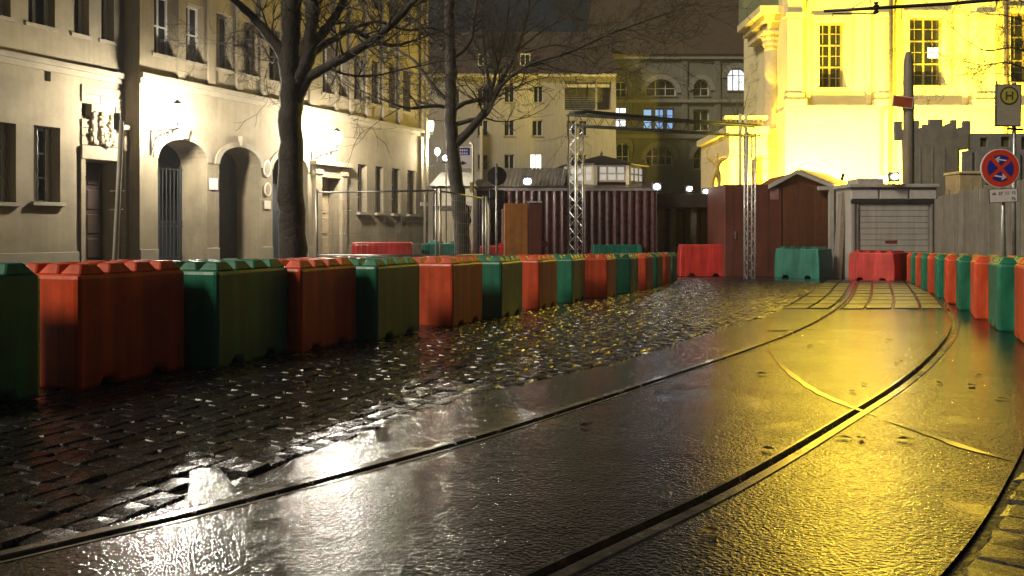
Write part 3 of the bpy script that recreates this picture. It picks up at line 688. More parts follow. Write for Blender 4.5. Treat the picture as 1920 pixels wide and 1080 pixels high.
for x in (985, 905): 
    a = fx(x); MB(TB).box((a-.5, -2.4, bz1+.7), (a+.5, -.9, bz1+1.9)).build('dormer', ROOFT, rf)
    window(TB, a-.38, a+.38, bz1+.85, bz1+1.75, -.88, rf, sill=0, hbars=(), fw=.07, name='dormer_window')
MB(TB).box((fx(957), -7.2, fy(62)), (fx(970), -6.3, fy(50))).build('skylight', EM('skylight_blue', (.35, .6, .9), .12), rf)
MB(TB).box((fx(900), -.02, gz(ZB)), (fx(905), .5, fy(238))).build('side_pilaster', CREAM, apt)

# ------------------------------------------------------------------ old grey hall behind, dark roof
ZH = 68.0; TH = XT(ZH); hx = lambda x: PX(x, ZH); hy = lambda y: PZ(y, ZH)
hall = thing('old_hall', 'dark grey old hall with round-arched windows and lit blue panes', 'building', (hx(1300), ZH, gz(ZH)-.1))
HO = []; hw_ = []
def hop(a, b, t, s, rise, g, vb=(.33, .66), hb=(.5,)): HO.append((hx(a), hx(b), hy(s), hy(t), rise, .35)); hw_.append((g, vb, hb))
hop(1152,1176,200,238,0,LITW,(.45,),(.35,.7)); hop(1206,1224,203,242,0,LITB,(),(.33,.66)); hop(1228,1246,203,242,0,LITB,(.5,),(.33,.66)); hop(1250,1264,203,242,0,LITB,(),(.33,.66))
hop(1211,1268,150,180,1.1,GLASS); hop(1364,1399,128,170,.8,LITW,(.33,.66),(.7,)); hop(1153,1176,152,182,.6,GLASS,(.5,)); hop(1211,1262,275,310,1.1,GLASS,(.25,.5,.75)); hop(1155,1180,268,318,.8,GLASS,(.5,)); hop(1300,1330,150,180,.9,GLASS,(.5,)); hop(1300,1330,205,245,0,GLASS,(.5,)); hop(1300,1345,275,318,1.1,GLASS)
mb = MB(TH); wall_open(mb, hx(1120), hx(1560), gz(ZH)-.2, hy(104), HO); mb.build('wall', GREYOLD, hall)
for o, (g, vb, hb) in zip(HO, hw_): window(TH, o[0], o[1], o[2], o[3], -.32, hall, sill=.1, sn=0, hbars=hb, vbars=vb, fw=.09, glass=g, mat=M('hall_frame', (.10,.11,.12), .6) if g in (LITB, LITW) else WFRAME)
for o in HO:
    if o[4]:
        w2 = (o[1]-o[0])/2; ring = MB(TH)
        for q in range(12):
            t0, t1 = math.pi*q/12, math.pi*(q+1)/12; p = [(o[0]+w2+(w2+e)*math.cos(t), o[3]-o[4]+(o[4]+e)*math.sin(t)) for t in (t0, t1) for e in (0.05, .45)]
            ring.add([(p[0][0],.12,p[0][1]),(p[1][0],.12,p[1][1]),(p[3][0],.12,p[3][1]),(p[2][0],.12,p[2][1]),(p[0][0],0,p[0][1]),(p[1][0],0,p[1][1]),(p[3][0],0,p[3][1]),(p[2][0],0,p[2][1])], [(0,1,2,3),(0,4,7,3),(1,5,6,2)])
        ring.build('arch_hood', M('hall_trim', (.30, .29, .25), .85, .15, 2), hall)
for y, h_ in ((106, .5), (190, .25), (256, .35)): MB(TH).box((hx(1120), 0, hy(y)-h_/2), (hx(1560), .25, hy(y)+h_/2)).build('cornice', M('hall_trim', (.30, .29, .25), .85), hall)
for x in (1192, 1283, 1345): MB(TH).box((hx(x)-.25, 0, gz(ZH)), (hx(x)+.25, .12, hy(110))).build('wall_strip', GREYOLD, hall)
MB(TH).quad((hx(1120), .4, hy(103)), (hx(1560), .4, hy(103)), (hx(1590), -9, hy(-70)), (hx(1135), -9, hy(-70))).build('roof', ROOFT, hall)
MB(TH).quad((hx(1120), .4, hy(103)), (hx(1135), -9, hy(-70)), (hx(1135), -14, hy(-70)), (hx(1120), -16, hy(103))).build('roof_hip', ROOFT, hall)
# ------------------------------------------------------------------ floodlit church
ZC = 45.0; TC = XT(ZC); cx = lambda x: PX(x, ZC); cy = lambda y: PZ(y, ZC)
church = thing('church', 'yellow floodlit baroque church with tall windows and pilasters', 'building', (cx(1650), ZC, gz(ZC)-.1))
CW = [(1535,1585,40,165), (1704,1771,30,161), (1893,1960,22,155), (1704,1771,-170,-40), (1535,1585,-160,-40)]
CO = [(cx(a), cx(b), cy(s), cy(t), 0, .45) for a, b, t, s in CW]
mb = MB(TC); wall_open(mb, cx(1472), cx(2020), cy(206), cy(-190), CO)
mb.quad((cx(1472), 0, cy(206)), (cx(1472), -8, cy(206)), (cx(1472), -8, cy(-190)), (cx(1472), 0, cy(-190))); mb.build('wall', CHURCH, church)
MB(TC).box((cx(1468), -8, gz(ZC)-.3), (cx(2020), .35, cy(206))).build('base_wall', CHURCH, church, bevel=.03)
for k, y in enumerate((230, 254, 278, 302, 326)):
    MB(TC).box((cx(1690), .35, cy(y)), (cx(2020), .375, cy(y-22))).build('base_course', CHURCHT, church, bevel=.008)
MB(TC).box((cx(1466), .3, cy(208)), (cx(2020), .5, cy(200))).build('base_moulding', CHURCHT, church)
for x0, x1 in ((1472,1500),(1640,1664),(1822,1858)):
    p = MB(TC).box((cx(x0), 0, cy(190)), (cx(x1), .45, cy(-190))).build('pilaster', CHURCH, church, bevel=.02)
    MB(TC).box((cx(x0)-.18, 0, cy(200)), (cx(x1)+.18, .62, cy(188))).build('pilaster_base', CHURCHT, p, bevel=.04)
    MB(TC).box((cx(x0)-.08, 0, cy(188)), (cx(x1)+.08, .54, cy(176))).build('base_block', CHURCHT, p, bevel=.05)
    MB(TC).box((cx(x0)-.14, 0, cy(36)), (cx(x1)+.14, .58, cy(27))).build('capital', CHURCHT, p, bevel=.04)
for x in (1515, 1628, 1682, 1808):
    MB(TC).box((cx(x)-.12, 0, cy(195)), (cx(x)+.12, .10, cy(20))).build('arch_jamb', CHURCH, church, bevel=.01)
for a, b in ((1515, 1628), (1682, 1808)):
    c = (cx(a)+cx(b))/2; w2 = (cx(b)-cx(a))/2; ring = MB(TC); z0 = cy(20)
    for q in range(16):
        pp = []
        for t in (math.pi*q/16, math.pi*(q+1)/16):
            for e in (-.12, .12): pp.append((c+(w2+e)*math.cos(t), z0+(w2+e)*math.sin(t)))
        ring.add([(pp[0][0],.1,pp[0][1]),(pp[1][0],.1,pp[1][1]),(pp[3][0],.1,pp[3][1]),(pp[2][0],.1,pp[2][1]),(pp[0][0],0,pp[0][1]),(pp[1][0],0,pp[1][1]),(pp[3][0],0,pp[3][1]),(pp[2][0],0,pp[2][1])], [(0,1,2,3),(0,4,7,3),(1,5,6,2)])
    ring.build('arch_moulding', CHURCH, church)
CFRAME = M('church_window_wood', (.30, .24, .10), .6, .15, 5)
for k, o in enumerate(CO):
    wn = window(TC, o[0], o[1], o[2], o[3], -.42, church, mat=CFRAME, sill=.16, sn=0.05, hbars=(.33, .66), vbars=(.5,), fw=.13)
    sr = MB(TC); e = .32
    sr.box((o[0]-e, 0, o[2]), (o[0], .13, o[3])); sr.box((o[1], 0, o[2]), (o[1]+e, .13, o[3])); sr.box((o[0]-e, 0, o[3]), (o[1]+e, .13, o[3]+e))
    sr.box((o[0]-e-.08, 0, o[3]-.35), (o[0]-e, .11, o[3]+e+.08)); sr.box((o[1]+e, 0, o[3]-.35), (o[1]+e+.08, .11, o[3]+e+.08)); sr.build('surround', CHURCHT, wn, bevel=.015)
    bars = MB(TC)
    for i in range(2):
        for j in range(3):
            a0 = o[0]+(o[1]-o[0])*i/2; b0 = o[2]+(o[3]-o[2])*j/3; ww = (o[1]-o[0])/2; hh = (o[3]-o[2])/3
            bars.box((a0+ww*.5-.022, -.40, b0+.1), (a0+ww*.5+.022, -.375, b0+hh-.1)); bars.box((a0+.1, -.40, b0+hh*.5-.022), (a0+ww-.1, -.377, b0+hh*.5+.022))
    bars.build('glazing_bars', CFRAME, wn)
o = CO[1]
MB(TC).box((cx(1746), -.392, cy(106)), (cx(1766), -.382, cy(86))).build('pane_reflection', EM('pane_reflection_blue', (.55, .72, 1), 2.2), church)  # glowing patch stands in for a lamp reflected in the pane
for x, y0 in ((1657, 208), (1870, -190)):  # right-hand pipe is added in place of shadow bands cast on the wall
    MB(TC).tube([(cx(x), .75, gz(ZC)), (cx(x), .75, cy(216)), (cx(x)+.12, .62, cy(206)), (cx(x)+.12, .6, cy(-190))], .11, 8).build('downpipe', M('zinc_pipe2', (.24, .18, .08), .5), church, smooth=True)
# portico on the left of the church
ZP = 47.0; TP = XT(ZP); px = lambda x: PX(x, ZP); py = lambda y: PZ(y, ZP)
col = MB(TP).lathe([(.46,0),(.46,.12),(.42,.2),(.40,.35),(.41,1.5),(.40,3.0),(.36,py(100)-py(245))], (px(1441), .4, py(245)), 18).build('column', CHURCHT, church, smooth=True)
cap = MB(TP)
for h_, r_ in ((0, .40), (.3, .5), (.6, .56), (.9, .62)): cap.lathe([(r_*.9, h_), (r_, h_+.12), (r_*.92, h_+.28)], (px(1441), .4, py(100)), 8)
cap.box((px(1441)-.62, -.22, py(66)-.12), (px(1441)+.62, 1.02, py(66))); cap.build('capital', CHURCHT, col)
MB(TP).box((px(1441)-.62, -.25, py(256)), (px(1441)+.62, 1.05, py(245))).build('plinth_block', CHURCHT, col, bevel=.03)
en = MB(TP); en.box((px(1430), -3, py(66)), (px(1500), .95, py(50))); en.box((px(1420), -3, py(50)), (px(1500), 1.25, py(38))); en.box((px(1409), -3, py(38)), (px(1500), 1.6, py(24))); en.build('entablature', CHURCHT, church, bevel=.03)
MB(TP).box((px(1412), -3, py(24)), (px(1500), .9, py(-25))).build('attic_block', OLIVE, church)
MB(TP).box((px(1464), -3, py(256)), (px(1500), -.6, py(66))).build('portico_wall', CHURCH, church)
MB(TP).box((px(1466), -.6, py(215)), (px(1470), -.5, py(130))).build('niche_frame', CHURCHT, church)
k = 0
for y in range(256, 500, 22):
    MB(TP).box((px(1420)+.02*(k % 2), -3, py(y+21.4)), (px(1500), .9, py(y))).build('stone_course', CHURCHT, church, bevel=.03); k += 1
# low wing with balustrade
wg = MB(TP); wg.box((px(1343), -5, py(258)), (px(1420), 2.2, py(246))); wg.box((px(1352), -5, py(296)), (px(1420), 1.8, py(258))); wg.build('wing_entablature', CHURCHT, church, bevel=.03)
MB(TP).box((px(1352), -5, gz(ZP)-.2), (px(1420), -1.5, py(296))).build('wing_wall', CHURCHT, church)
MB(TP).box((px(1343), 1.4, py(232)), (px(1420), 1.9, py(226))).build('balustrade_rail', CHURCHT, church)
for x in range(1348, 1420, 8): MB(TP).lathe([(.09,0),(.14,.15),(.07,.35),(.10,py(232)-py(246))], (px(x), 1.65, py(246)), 8).build('baluster', CHURCHT, church, smooth=True)
for x in (1362, 1378, 1390): MB(TP).lathe([(.34,0),(.33,2),(.29,py(305)-gz(ZP)),(.42,py(300)-gz(ZP)),(.42,py(296)-gz(ZP))], (px(x), 1.2, gz(ZP)), 14).build('wing_column', CHURCHT, church, smooth=True)
# sodium floodlights at the church
SOD = (1.0, 0.74, 0.065); SODM = EM('sodium_lens', (1, .75, .15), 30)
def floodlight(loc, target, power, angle, label, group, colr=SOD, lens=SODM, stand=True):
    loc = Vector(loc); t = thing('floodlight', label, 'floodlight', (loc.x, loc.y, gz(loc.y)-.03), group)
    d = (Vector(target)-loc).normalized(); q = d.to_track_quat('-Z', 'Y').to_matrix().to_4x4(); T = Matrix.Translation(loc) @ q
    MB(T).box((-.22, -.16, .03), (.22, .16, .2)).build('housing', DARKM, t, bevel=.02)
    MB(T).box((-.19, -.13, .005), (.19, .13, .028)).build('lens', lens, t)
    if stand: MB().tube([(loc.x, loc.y, gz(loc.y)-.03), (loc.x, loc.y, loc.z-.15)], .03, 8).build('stand', GALV, t)
    lamp_spot('flood_beam', loc + d*.05, target, power, colr, angle, t)
fl = [((16.6, 40.6, 1.3), (17.6, 45, 9.0), 36000, 140, 'sodium floodlight on a stand before the left church window bay'),
      ((24.0, 39.6, 1.6), (24.5, 45, 10.0), 38000, 140, 'sodium floodlight on a stand before the right church window bay'),
      ((12.2, 41.6, 1.2), (14.6, 47, 9.0), 11000, 125, 'sodium floodlight on a stand before the church portico'),
      ((13.6, 33.5, 3.3), (-3.2, 25.3, 9.0), 16000, 34, 'added sodium floodlight yellowing the upper town house')]  # last one is added to yellow the facade, replacing spill from the church
for a in fl: floodlight(*a, 'sodium floodlights at the church')
floodlight((14.5, 31.3, 3.05), (10.6, 28.3, 2.3), 6000, 55, 'added sodium floodlight, unseen behind the kiosk, yellowing the hut roof', 'sodium floodlights at the church')  # added lamp, out of sight, only to light the hut roof
floodlight((20.0, 44.0, 15.2), (7.5, 24, 0), 2600, 75, 'sodium floodlight high on the church front turned to the market', 'sodium floodlights at the church', stand=False)
MB().tube([(20, 44, 15.35), (20, 45, 15.4)], .04, 8).build('mounting_arm', DARKM, bpy.data.objects['floodlight.005'])
# ------------------------------------------------------------------ trees
def grow(mb, p, d, ln, r, lev, rr, droop=0.0):
    n = 4; pts = [p.copy()]; q = p.copy(); dd = d.copy()
    for i in range(n):
        dd = (dd + Vector((rr.uniform(-.28, .28), rr.uniform(-.28, .28), rr.uniform(-.16, .28)-droop))).normalized(); q = q + dd*ln/n; pts.append(q.copy())
    mb.tube(pts, [max(.0032, r*(1-.7*i/n)) for i in range(n+1)], 4 if lev > 1 else 5, cap=False)
    if lev >= 4: return
    for k in range({1: 5, 2: 4, 3: 3}[lev]):
        i = rr.randint(1, n); b = pts[i]; t = (pts[i]-pts[i-1]).normalized(); s = t.orthogonal().normalized(); s.rotate(Matrix.Rotation(rr.uniform(0, 6.28), 3, t))
        nd = (t*rr.uniform(.5, 1) + s*rr.uniform(.5, .9)).normalized()
        grow(mb, b, nd, ln*rr.uniform(.45, .75), max(.0035, r*.5), lev+1, rr, droop)
def tree(label, limbs, Z, seed, group, dens=5, tl=1.0, lev0=1, droop=.02):
    rr = random.Random(seed); x, y = limbs[0][0][0][:2]
    t = thing('bare_tree', label, 'tree', (PX(x, Z), Z, gz(Z)-.03), group)
    tm = MB(); cm = MB()
    for li, (pts, r0, r1) in enumerate(limbs):
        c = [Vector((PX(p[0], Z), Z, PZ(p[1], Z))) + Vector((0, p[2] if len(p) > 2 else 0, 0)) for p in pts]
        if li == 0: c[0].z = gz(Z)-.05
        c = crom(c, 5); n = len(c)
        for k, q in enumerate(c):
            if 0 < k < n-1: q += Vector((rr.uniform(-1, 1), rr.uniform(-1, 1), rr.uniform(-1, 1)))*r1*.22
        rad = [(r0+(r1-r0)*k/(n-1))*rr.uniform(.95, 1.06) for k in range(n)]
        if li == 0: rad[0] *= 1.45; rad[1] *= 1.12
        tm.tube(c, rad, 12 if r0 > .08 else 8)
        if li == 0: continue
        L = sum((c[k+1]-c[k]).length for k in range(n-1))
        for k in range(int(L*dens)+2):
            i = rr.randint(max(1, n//4), n-1); tt = (c[i]-c[i-1]).normalized(); s = tt.orthogonal().normalized(); s.rotate(Matrix.Rotation(rr.uniform(0, 6.28), 3, tt))
            d = (tt*rr.uniform(.3, 1) + s*.8 + Vector((0, 0, .12))).normalized()
            grow(cm, c[i], d, tl*rr.uniform(.45, 1.15), min(rad[i]*.5, .026), lev0+1 if rr.random() < .5 else lev0, rr, droop)
        grow(cm, c[-1], (c[-1]-c[-2]).normalized(), tl*1.3, r1*.8, lev0, rr, droop)
    tm.build('trunk', BARK, t, smooth=True); cm.build('crown', TWIG, t, smooth=True)
tree('thick leafless tree in front of the arches, left of the portal lantern', [
    ([(548,520),(549,440),(545,330),(544,230),(545,150),(546,80),(550,0),(556,-90),(552,-200)], .222, .10),
    ([(540,150),(528,100),(500,62),(470,28),(440,0,-.3),(400,-40,-.6)], .11, .035),
    ([(552,165),(575,112),(585,50),(592,-20),(610,-100,.4)], .13, .06),
    ([(560,160),(585,90),(607,40,.3),(628,-10,.5),(650,-90,.8)], .10, .045),
    ([(556,190),(580,145),(625,128,-.2),(690,95,-.3),(735,60,-.3),(775,14,-.2),(800,-30,-.2)], .085, .04),
    ([(580,105),(607,72,.3),(648,45,.4),(690,62,.5),(730,68,.6),(772,50,.8)], .06, .018),
    ([(620,130),(650,136,.2),(690,133,.4),(745,118,.5),(800,104,.6)], .022, .010),
    ([(650,45,.3),(700,28,.4),(750,38,.6),(800,25,.9),(840,40,1.1)], .03, .010),
    ([(525,100),(500,110,.3),(470,70,.6),(440,60,.9)], .022, .008)], 12.4, 11, 'leafless street trees', 4.2, .85)
tree('slim leafless tree with spreading limbs in front of the apartment block', [
    ([(868,560),(868,470),(862,400),(855,330),(848,270),(844,200),(846,120),(842,40),(848,-60),(842,-170)], .175, .085),
    ([(850,275),(880,245),(905,215),(925,180,.2),(942,140,.3),(968,90,.4),(985,30,.5),(1000,-50,.6)], .095, .03),
    ([(848,235),(880,226),(912,215),(940,165,-.2),(990,130,-.4),(1060,112,-.6),(1130,82,-.7),(1190,62,-.8)], .05, .014),
    ([(850,215),(830,200),(800,203,-.2),(770,207,-.3),(738,199,-.4)], .045, .022),
    ([(846,195),(815,165),(790,130,.2),(770,105,.3),(740,85,.5),(715,72,.6)], .05, .014),
    ([(850,205),(872,193),(915,172,.4),(930,120,.6),(945,60,.7),(955,-20,.9)], .055, .02),
    ([(918,172,.4),(912,120,.5),(905,60,.5),(903,-10,.6)], .035, .015),
    ([(845,95),(815,80),(790,45,.3),(765,20,.5),(735,-10,.6)], .04, .016),
    ([(848,110),(880,80),(890,30),(900,-40)], .05, .03),
    ([(985,90,.4),(1040,80,.2),(1090,92,0),(1150,85,-.2)], .022, .008),
    ([(960,95,.4),(1020,45,.5),(1075,10,.6),(1110,-40,.6)], .024, .010),
    ([(1010,125,-.4),(1050,140,-.5),(1110,150,-.6),(1160,140,-.7)], .014, .006)], 16.2, 23, 'leafless street trees', 4.2, 1.1)
tree('leafless tree at the right edge, twigs reaching over the church wall', [
    ([(1990,560),(1988,350),(1985,200),(1990,60),(1995,-80)], .16, .08),
    ([(1986,150),(1950,110),(1900,90),(1850,95),(1815,78)], .035, .008), ([(1986,190),(1940,140),(1890,118),(1840,122),(1800,112)], .03, .007),
    ([(1988,90),(1940,50),(1890,30),(1845,25)], .03, .008), ([(1986,60),(1930,10),(1880,-10)], .03, .008), ([(1986,200),(1940,165),(1890,140),(1820,138)], .024, .006)], 21.0, 31, 'leafless street trees', 2.0, .8)
tree('small leafless tree before the lit arched hall window', [
    ([(1385,470),(1384,330),(1383,250),(1382,190)], .09, .04), ([(1383,240),(1395,205),(1402,175)], .03, .01), ([(1383,230),(1372,200),(1366,180)], .03, .01), ([(1383,215),(1388,185),(1384,165)], .02, .01)], 50.0, 37, 'leafless street trees', 2.0, 1.0)

# ------------------------------------------------------------------ market stalls
def box_part(name, mat, parent, a, b, bevel=0.0): return MB().box(a, b).build(name, mat, parent, bevel=bevel)
ZM = 28.0; mx_ = lambda x: PX(x, ZM); mz = lambda y: PZ(y, ZM); g0 = gz(ZM)-.03
stall = thing('boarded_stall', 'long maroon boarded stall behind the truss gate', 'stall', (mx_(1060), ZM, g0))
n = 24; a0, a1 = mx_(893), mx_(1232)
for k in range(n):
    a = a0+(a1-a0)*k/n; b = a0+(a1-a0)*(k+1)/n; m = (a+b)/2; dp = .05+random.uniform(0, .05)
    pr = [(a+.015, 0), (a+.05, -dp), (m, -dp-.03), (b-.05, -dp), (b-.015, 0)]
    MB().prism([Vector((x, ZM+y, g0)) for x, y in pr], (0, 0, mz(357)-g0+random.uniform(-.04, .03))).build('board', MAROON, stall, bevel=.01)
box_part('stall_back', MAROON, stall, (a0, ZM+.01, g0), (a1, ZM+3.2, mz(358)))
box_part('fascia', M('pale_wet_trim', (.26,.22,.20), .3, .3, 8), stall, (a0-.1, ZM-.14, mz(358)), (a1+.05, ZM+.02, mz(353)))
rf = MB().quad((a0-.1, ZM-.1, mz(352)), (a1, ZM-.1, mz(352)), (a1, ZM+3, mz(352)+.5), (a0-.1, ZM+3, mz(352)+.5)).build('roof', M('maroon_roof', (.07,.04,.045), .35, .3, 6), stall)
for k in range(16):
    a = mx_(935)+k*.145; MB().add([(a, ZM+.3, mz(350)), (a+.12, ZM+.3, mz(350)), (a+.12+.22, ZM+1.6, mz(313)+.1), (a+.22, ZM+1.6, mz(313)+.1), (a, ZM+.3, mz(350)-.05), (a+.12, ZM+.3, mz(350)-.05), (a+.34, ZM+1.6, mz(313)+.05), (a+.22, ZM+1.6, mz(313)+.05)], [(0,1,2,3),(4,5,6,7),(0,1,5,4),(1,2,6,5),(2,3,7,6),(3,0,4,7)]).build('roof_batten', M('pale_roof_batten', (.33,.29,.25), .5, .25, 6, rnd=.2), rf)
MB().add([(mx_(893), ZM+.2, mz(352)), (mx_(935), ZM+.2, mz(352)), (mx_(950), ZM+1.6, mz(316)), (mx_(935), ZM+1.6, mz(318)), (mx_(893), ZM+1.5, mz(352))], [(0,1,2,3),(0,3,4)]).build('roof_hip', M('hip_roof', (.12,.10,.09), .5), rf)
# pavilion
PC = Vector((PX(1128, 30.4), 30.4, PZ(352, 30.4))); pav = thing('roof_pavilion', 'small octagonal pavilion with cream windows and pointed dark roof', 'pavilion', PC)
rad = 1.62; ang0 = R(22.5+8); V = [PC + Vector((rad*math.cos(ang0+k*math.pi/4), rad*math.sin(ang0+k*math.pi/4), 0)) for k in range(8)]
hz_ = PZ(313, 30.4)-PC.z
LITP = M('pavilion_glass', (.30,.29,.26), .1, .3, 3, emit=(1, .92, .8), es=.45)
for k in range(8):
    a, b = V[k], V[(k+1) % 8]; u_ = (b-a).normalized(); n_ = Vector((u_.y, -u_.x, 0)); L_ = (b-a).length; T = frame_T(a, u_, n_)
    if n_.dot(PC-a) > 0: T = frame_T(a, u_, -n_)
    MB(T).box((0, -.06, 0), (L_, 0, hz_*.16)).build('parapet', MAROON if k % 2 else CREAM, pav)
    window(T, .10, L_-.10, hz_*.16, hz_*.93, -.05, pav, mat=CREAM, glass=LITP, fw=.07, hbars=(.5,), vbars=(.33, .66), sill=0)
    MB(T).box((-.07, -.09, 0), (.07, .05, hz_)).build('corner_post', CREAM, pav)
    MB(T).box((0, -.06, hz_*.93), (L_, .01, hz_)).build('header', CREAM, pav)
apex = Vector((PC.x, PC.y, PZ(291, 30.4))); vs = [PC+(v-PC)*1.10+Vector((0,0,hz_)) for v in V]
DROOF = M('dark_purple_roof', (.035,.03,.04), .4, .3, 5)
prf = MB().add(vs+[apex]+[v-Vector((0,0,.06)) for v in vs], [(k, (k+1) % 8, 8) for k in range(8)]+[(k, (k+1) % 8, 9+(k+1) % 8, 9+k) for k in range(8)]).build('roof', DROOF, pav)
MB().lathe([(.05,-.05),(.06,.05),(.02,.12),(.005,.2)], apex, 8).build('finial', DROOF, prf)
box_part('pavilion_floor', MAROON, pav, (PC.x-1.5, PC.y-1.2, mz(352)-.2), (PC.x+1.5, PC.y+1.2, PC.z+.02))
# dark open stall with floodlights
ZD = 31.0; dx = lambda x: PX(x, ZD); dz_ = lambda y: PZ(y, ZD); gd = gz(ZD)-.03
ds = thing('open_stall', 'dark open stall between the maroon stall and the brown container', 'stall', (dx(1290), ZD, gd))
DK = M('dark_grey_timber', (.045,.042,.04), .5, .3, 5, streak=.2)
for x in (1240, 1262, 1300, 1345): MB().box((dx(x)-.1, ZD-.1, gd), (dx(x)+.1, ZD+.1, dz_(372))).build('post', M('grey_post', (.16,.15,.13), .6, .3, 5), ds)
box_part('stall_roof', DK, ds, (dx(1228), ZD-.3, dz_(390)), (dx(1358), ZD+2.5, dz_(364)), .02)
box_part('stall_back', DK, ds, (dx(1230), ZD+1.9, gd), (dx(1356), ZD+2.0, dz_(390)))
box_part('counter', DK, ds, (dx(1235), ZD+.3, gd), (dx(1350), ZD+.9, gd+1.0), .02)
for k in range(7): box_part('back_board', M('dim_board', (.09,.085,.08), .6, .3, 5, rnd=.3), ds, (dx(1240+k*16), ZD+1.85, gd+1.1), (dx(1252+k*16), ZD+1.9, dz_(395)))
# flood lamps over the market
def market_lamp(x, y, Z, label, s=1.0, stand_to=None):
    p = P(x, y, Z); t = thing('market_lamp', label, 'lamp', (p.x, p.y, stand_to if stand_to is not None else gz(Z)-.03), 'white work lamps over the market')
    MB().box((p.x-.2*s, p.y+.05, p.z-.18*s), (p.x+.2*s, p.y+.16, p.z+.18*s)).build('housing', DARKM, t, bevel=.02)
    v, f = blob(None, (p.x, p.y, p.z), (.13*s, .07, .10*s), 8, 14); MB().add(v, f).build('lens', LAMPC, t, smooth=True)
    MB().tube([(p.x, p.y+.1, stand_to if stand_to is not None else gz(Z)-.03), (p.x, p.y+.1, p.z-.1)], .018, 8).build('stand', DARKM, t)
    return t
market_lamp(989, 340, 27.6, 'glaring white lamp above the left end of the maroon stall', 1.0, mz(352))
market_lamp(1232, 350, 27.6, 'glaring white lamp at the right corner of the maroon stall', .9)
market_lamp(1293, 354, 30.9, 'glaring white lamp on the open stall, left of the pair', .8, dz_(364))
market_lamp(1324, 359, 30.9, 'glaring white lamp on the open stall, beside the gilded statue', .8, dz_(364))
market_lamp(1679, 331, 25.2, 'glaring white lamp on the grey shutter kiosk, beside the mast', .85, PZ(346, 25.6))
market_lamp(836, 296, 22.0, 'white lamp half hidden behind the slim tree trunk', .7)
# statue
SZ = 36.0; sb = P(1343, 372, SZ); stt = thing('gilded_statue', 'gilded figure with raised arms on a dark pedestal', 'statue', (sb.x, sb.y, gz(SZ)-.03))
MB().lathe([(.5,0),(.5,.3),(.32,.4),(.30,sb.z-gz(SZ)-.25),(.45,sb.z-gz(SZ)-.15),(.45,sb.z-gz(SZ)+.03)], (sb.x, sb.y, gz(SZ)-.03), 14).build('pedestal', DK, stt, smooth=True)
me = bpy.data.meshes.new('figure'); s_ = 2.1/1.75
jv = {'pel':(0,0,.95,.13),'waist':(0.01,0,1.12,.11),'chest':(0.03,0,1.35,.14),'neck':(.03,0,1.50,.055),'head':(.02,0,1.60,.085),'top':(.02,0,1.72,.075),
 'shl':(-.17,0,1.43,.06),'ell':(-.36,0,1.55,.045),'hal':(-.37,0,1.83,.035),'hl2':(-.28,0,1.90,.025),'shr':(.22,0,1.43,.06),'elr':(.40,0,1.52,.045),'har':(.50,0,1.78,.035),'hr2':(.47,0,1.90,.025),
 'hpl':(-.10,0,.88,.105),'knl':(-.16,.03,.50,.07),'anl':(-.10,-.02,.08,.045),'ftl':(-.10,.12,.03,.04),'hpr':(.10,0,.88,.105),'knr':(.12,.06,.50,.07),'anr':(.17,0,.08,.045),'ftr':(.19,.14,.03,.04)}
ks = list(jv); ed = [('pel','waist'),('waist','chest'),('chest','neck'),('neck','head'),('head','top'),('chest','shl'),('shl','ell'),('ell','hal'),('hal','hl2'),('chest','shr'),('shr','elr'),('elr','har'),('har','hr2'),('pel','hpl'),('hpl','knl'),('knl','anl'),('anl','ftl'),('pel','hpr'),('hpr','knr'),('knr','anr'),('anr','ftr')]
me.from_pydata([(v[0]*s_, v[1]*s_, v[2]*s_) for v in jv.values()], [(ks.index(a), ks.index(b)) for a, b in ed], [])
fo = bpy.data.objects.new('figure', me); COL.objects.link(fo); fo.parent = stt; fo.location = (0, 0, sb.z-gz(SZ)+.02); me.materials.append(GOLD)
md = fo.modifiers.new('skin', 'SKIN'); me.skin_vertices if hasattr(me, 'skin_vertices') else None
bpy.context.view_layer.update()
if not me.skin_vertices:
    bm = bmesh.new(); bm.from_mesh(me); bm.verts.layers.skin.verify(); bm.to_mesh(me); bm.free()
for i, v in enumerate(jv.values()):
    me.skin_vertices[0].data[i].radius = (v[3]*s_*.9, v[3]*s_*.9)
me.skin_vertices[0].data[0].use_root = True
md.use_smooth_shade = True; fo.modifiers.new('sub', 'SUBSURF').render_levels = 2
# brown container and gabled hut
ZK = 27.0; kx = lambda x: PX(x, ZK); kz = lambda y: PZ(y, ZK); gk = gz(ZK)-.03
ct = thing('brown_container', 'flat red-brown container left of the gabled hut', 'container', (kx(1410), ZK, gk))
box_part('body', BROWN, ct, (kx(1359), ZK, gk), (kx(1466), ZK+2.4, kz(346)), .015)
for x in (1375, 1440): box_part('panel_seam', DK, ct, (kx(x)-.008, ZK-.006, gk+.02), (kx(x)+.008, ZK+.01, kz(348)))
box_part('notice', M('faded_notice', (.30,.16,.14), .5), ct, (kx(1444), ZK-.02, kz(374)), (kx(1460), ZK-.002, kz(352)))
box_part('door_handle', GALV, ct, (kx(1375)+.05, ZK-.04, kz(448)), (kx(1375)+.09, ZK-.005, kz(434)))
hut = thing('gabled_hut', 'brown wooden hut with a pale gable edge and boarded roof', 'hut', (kx(1508), ZK, gk))
hl_, hr_, hap = kx(1468), kx(1556), kx(1492); ze = kz(346); za = kz(324)
MB().prism([Vector((hl_, ZK+.05, gk)), Vector((hr_, ZK+.05, gk)), Vector((hr_, ZK+.05, ze)), Vector((hap, ZK+.05, za)), Vector((hl_-.2, ZK+.05, ze))], (0, 2.6, 0)).build('wall', BROWN, hut)
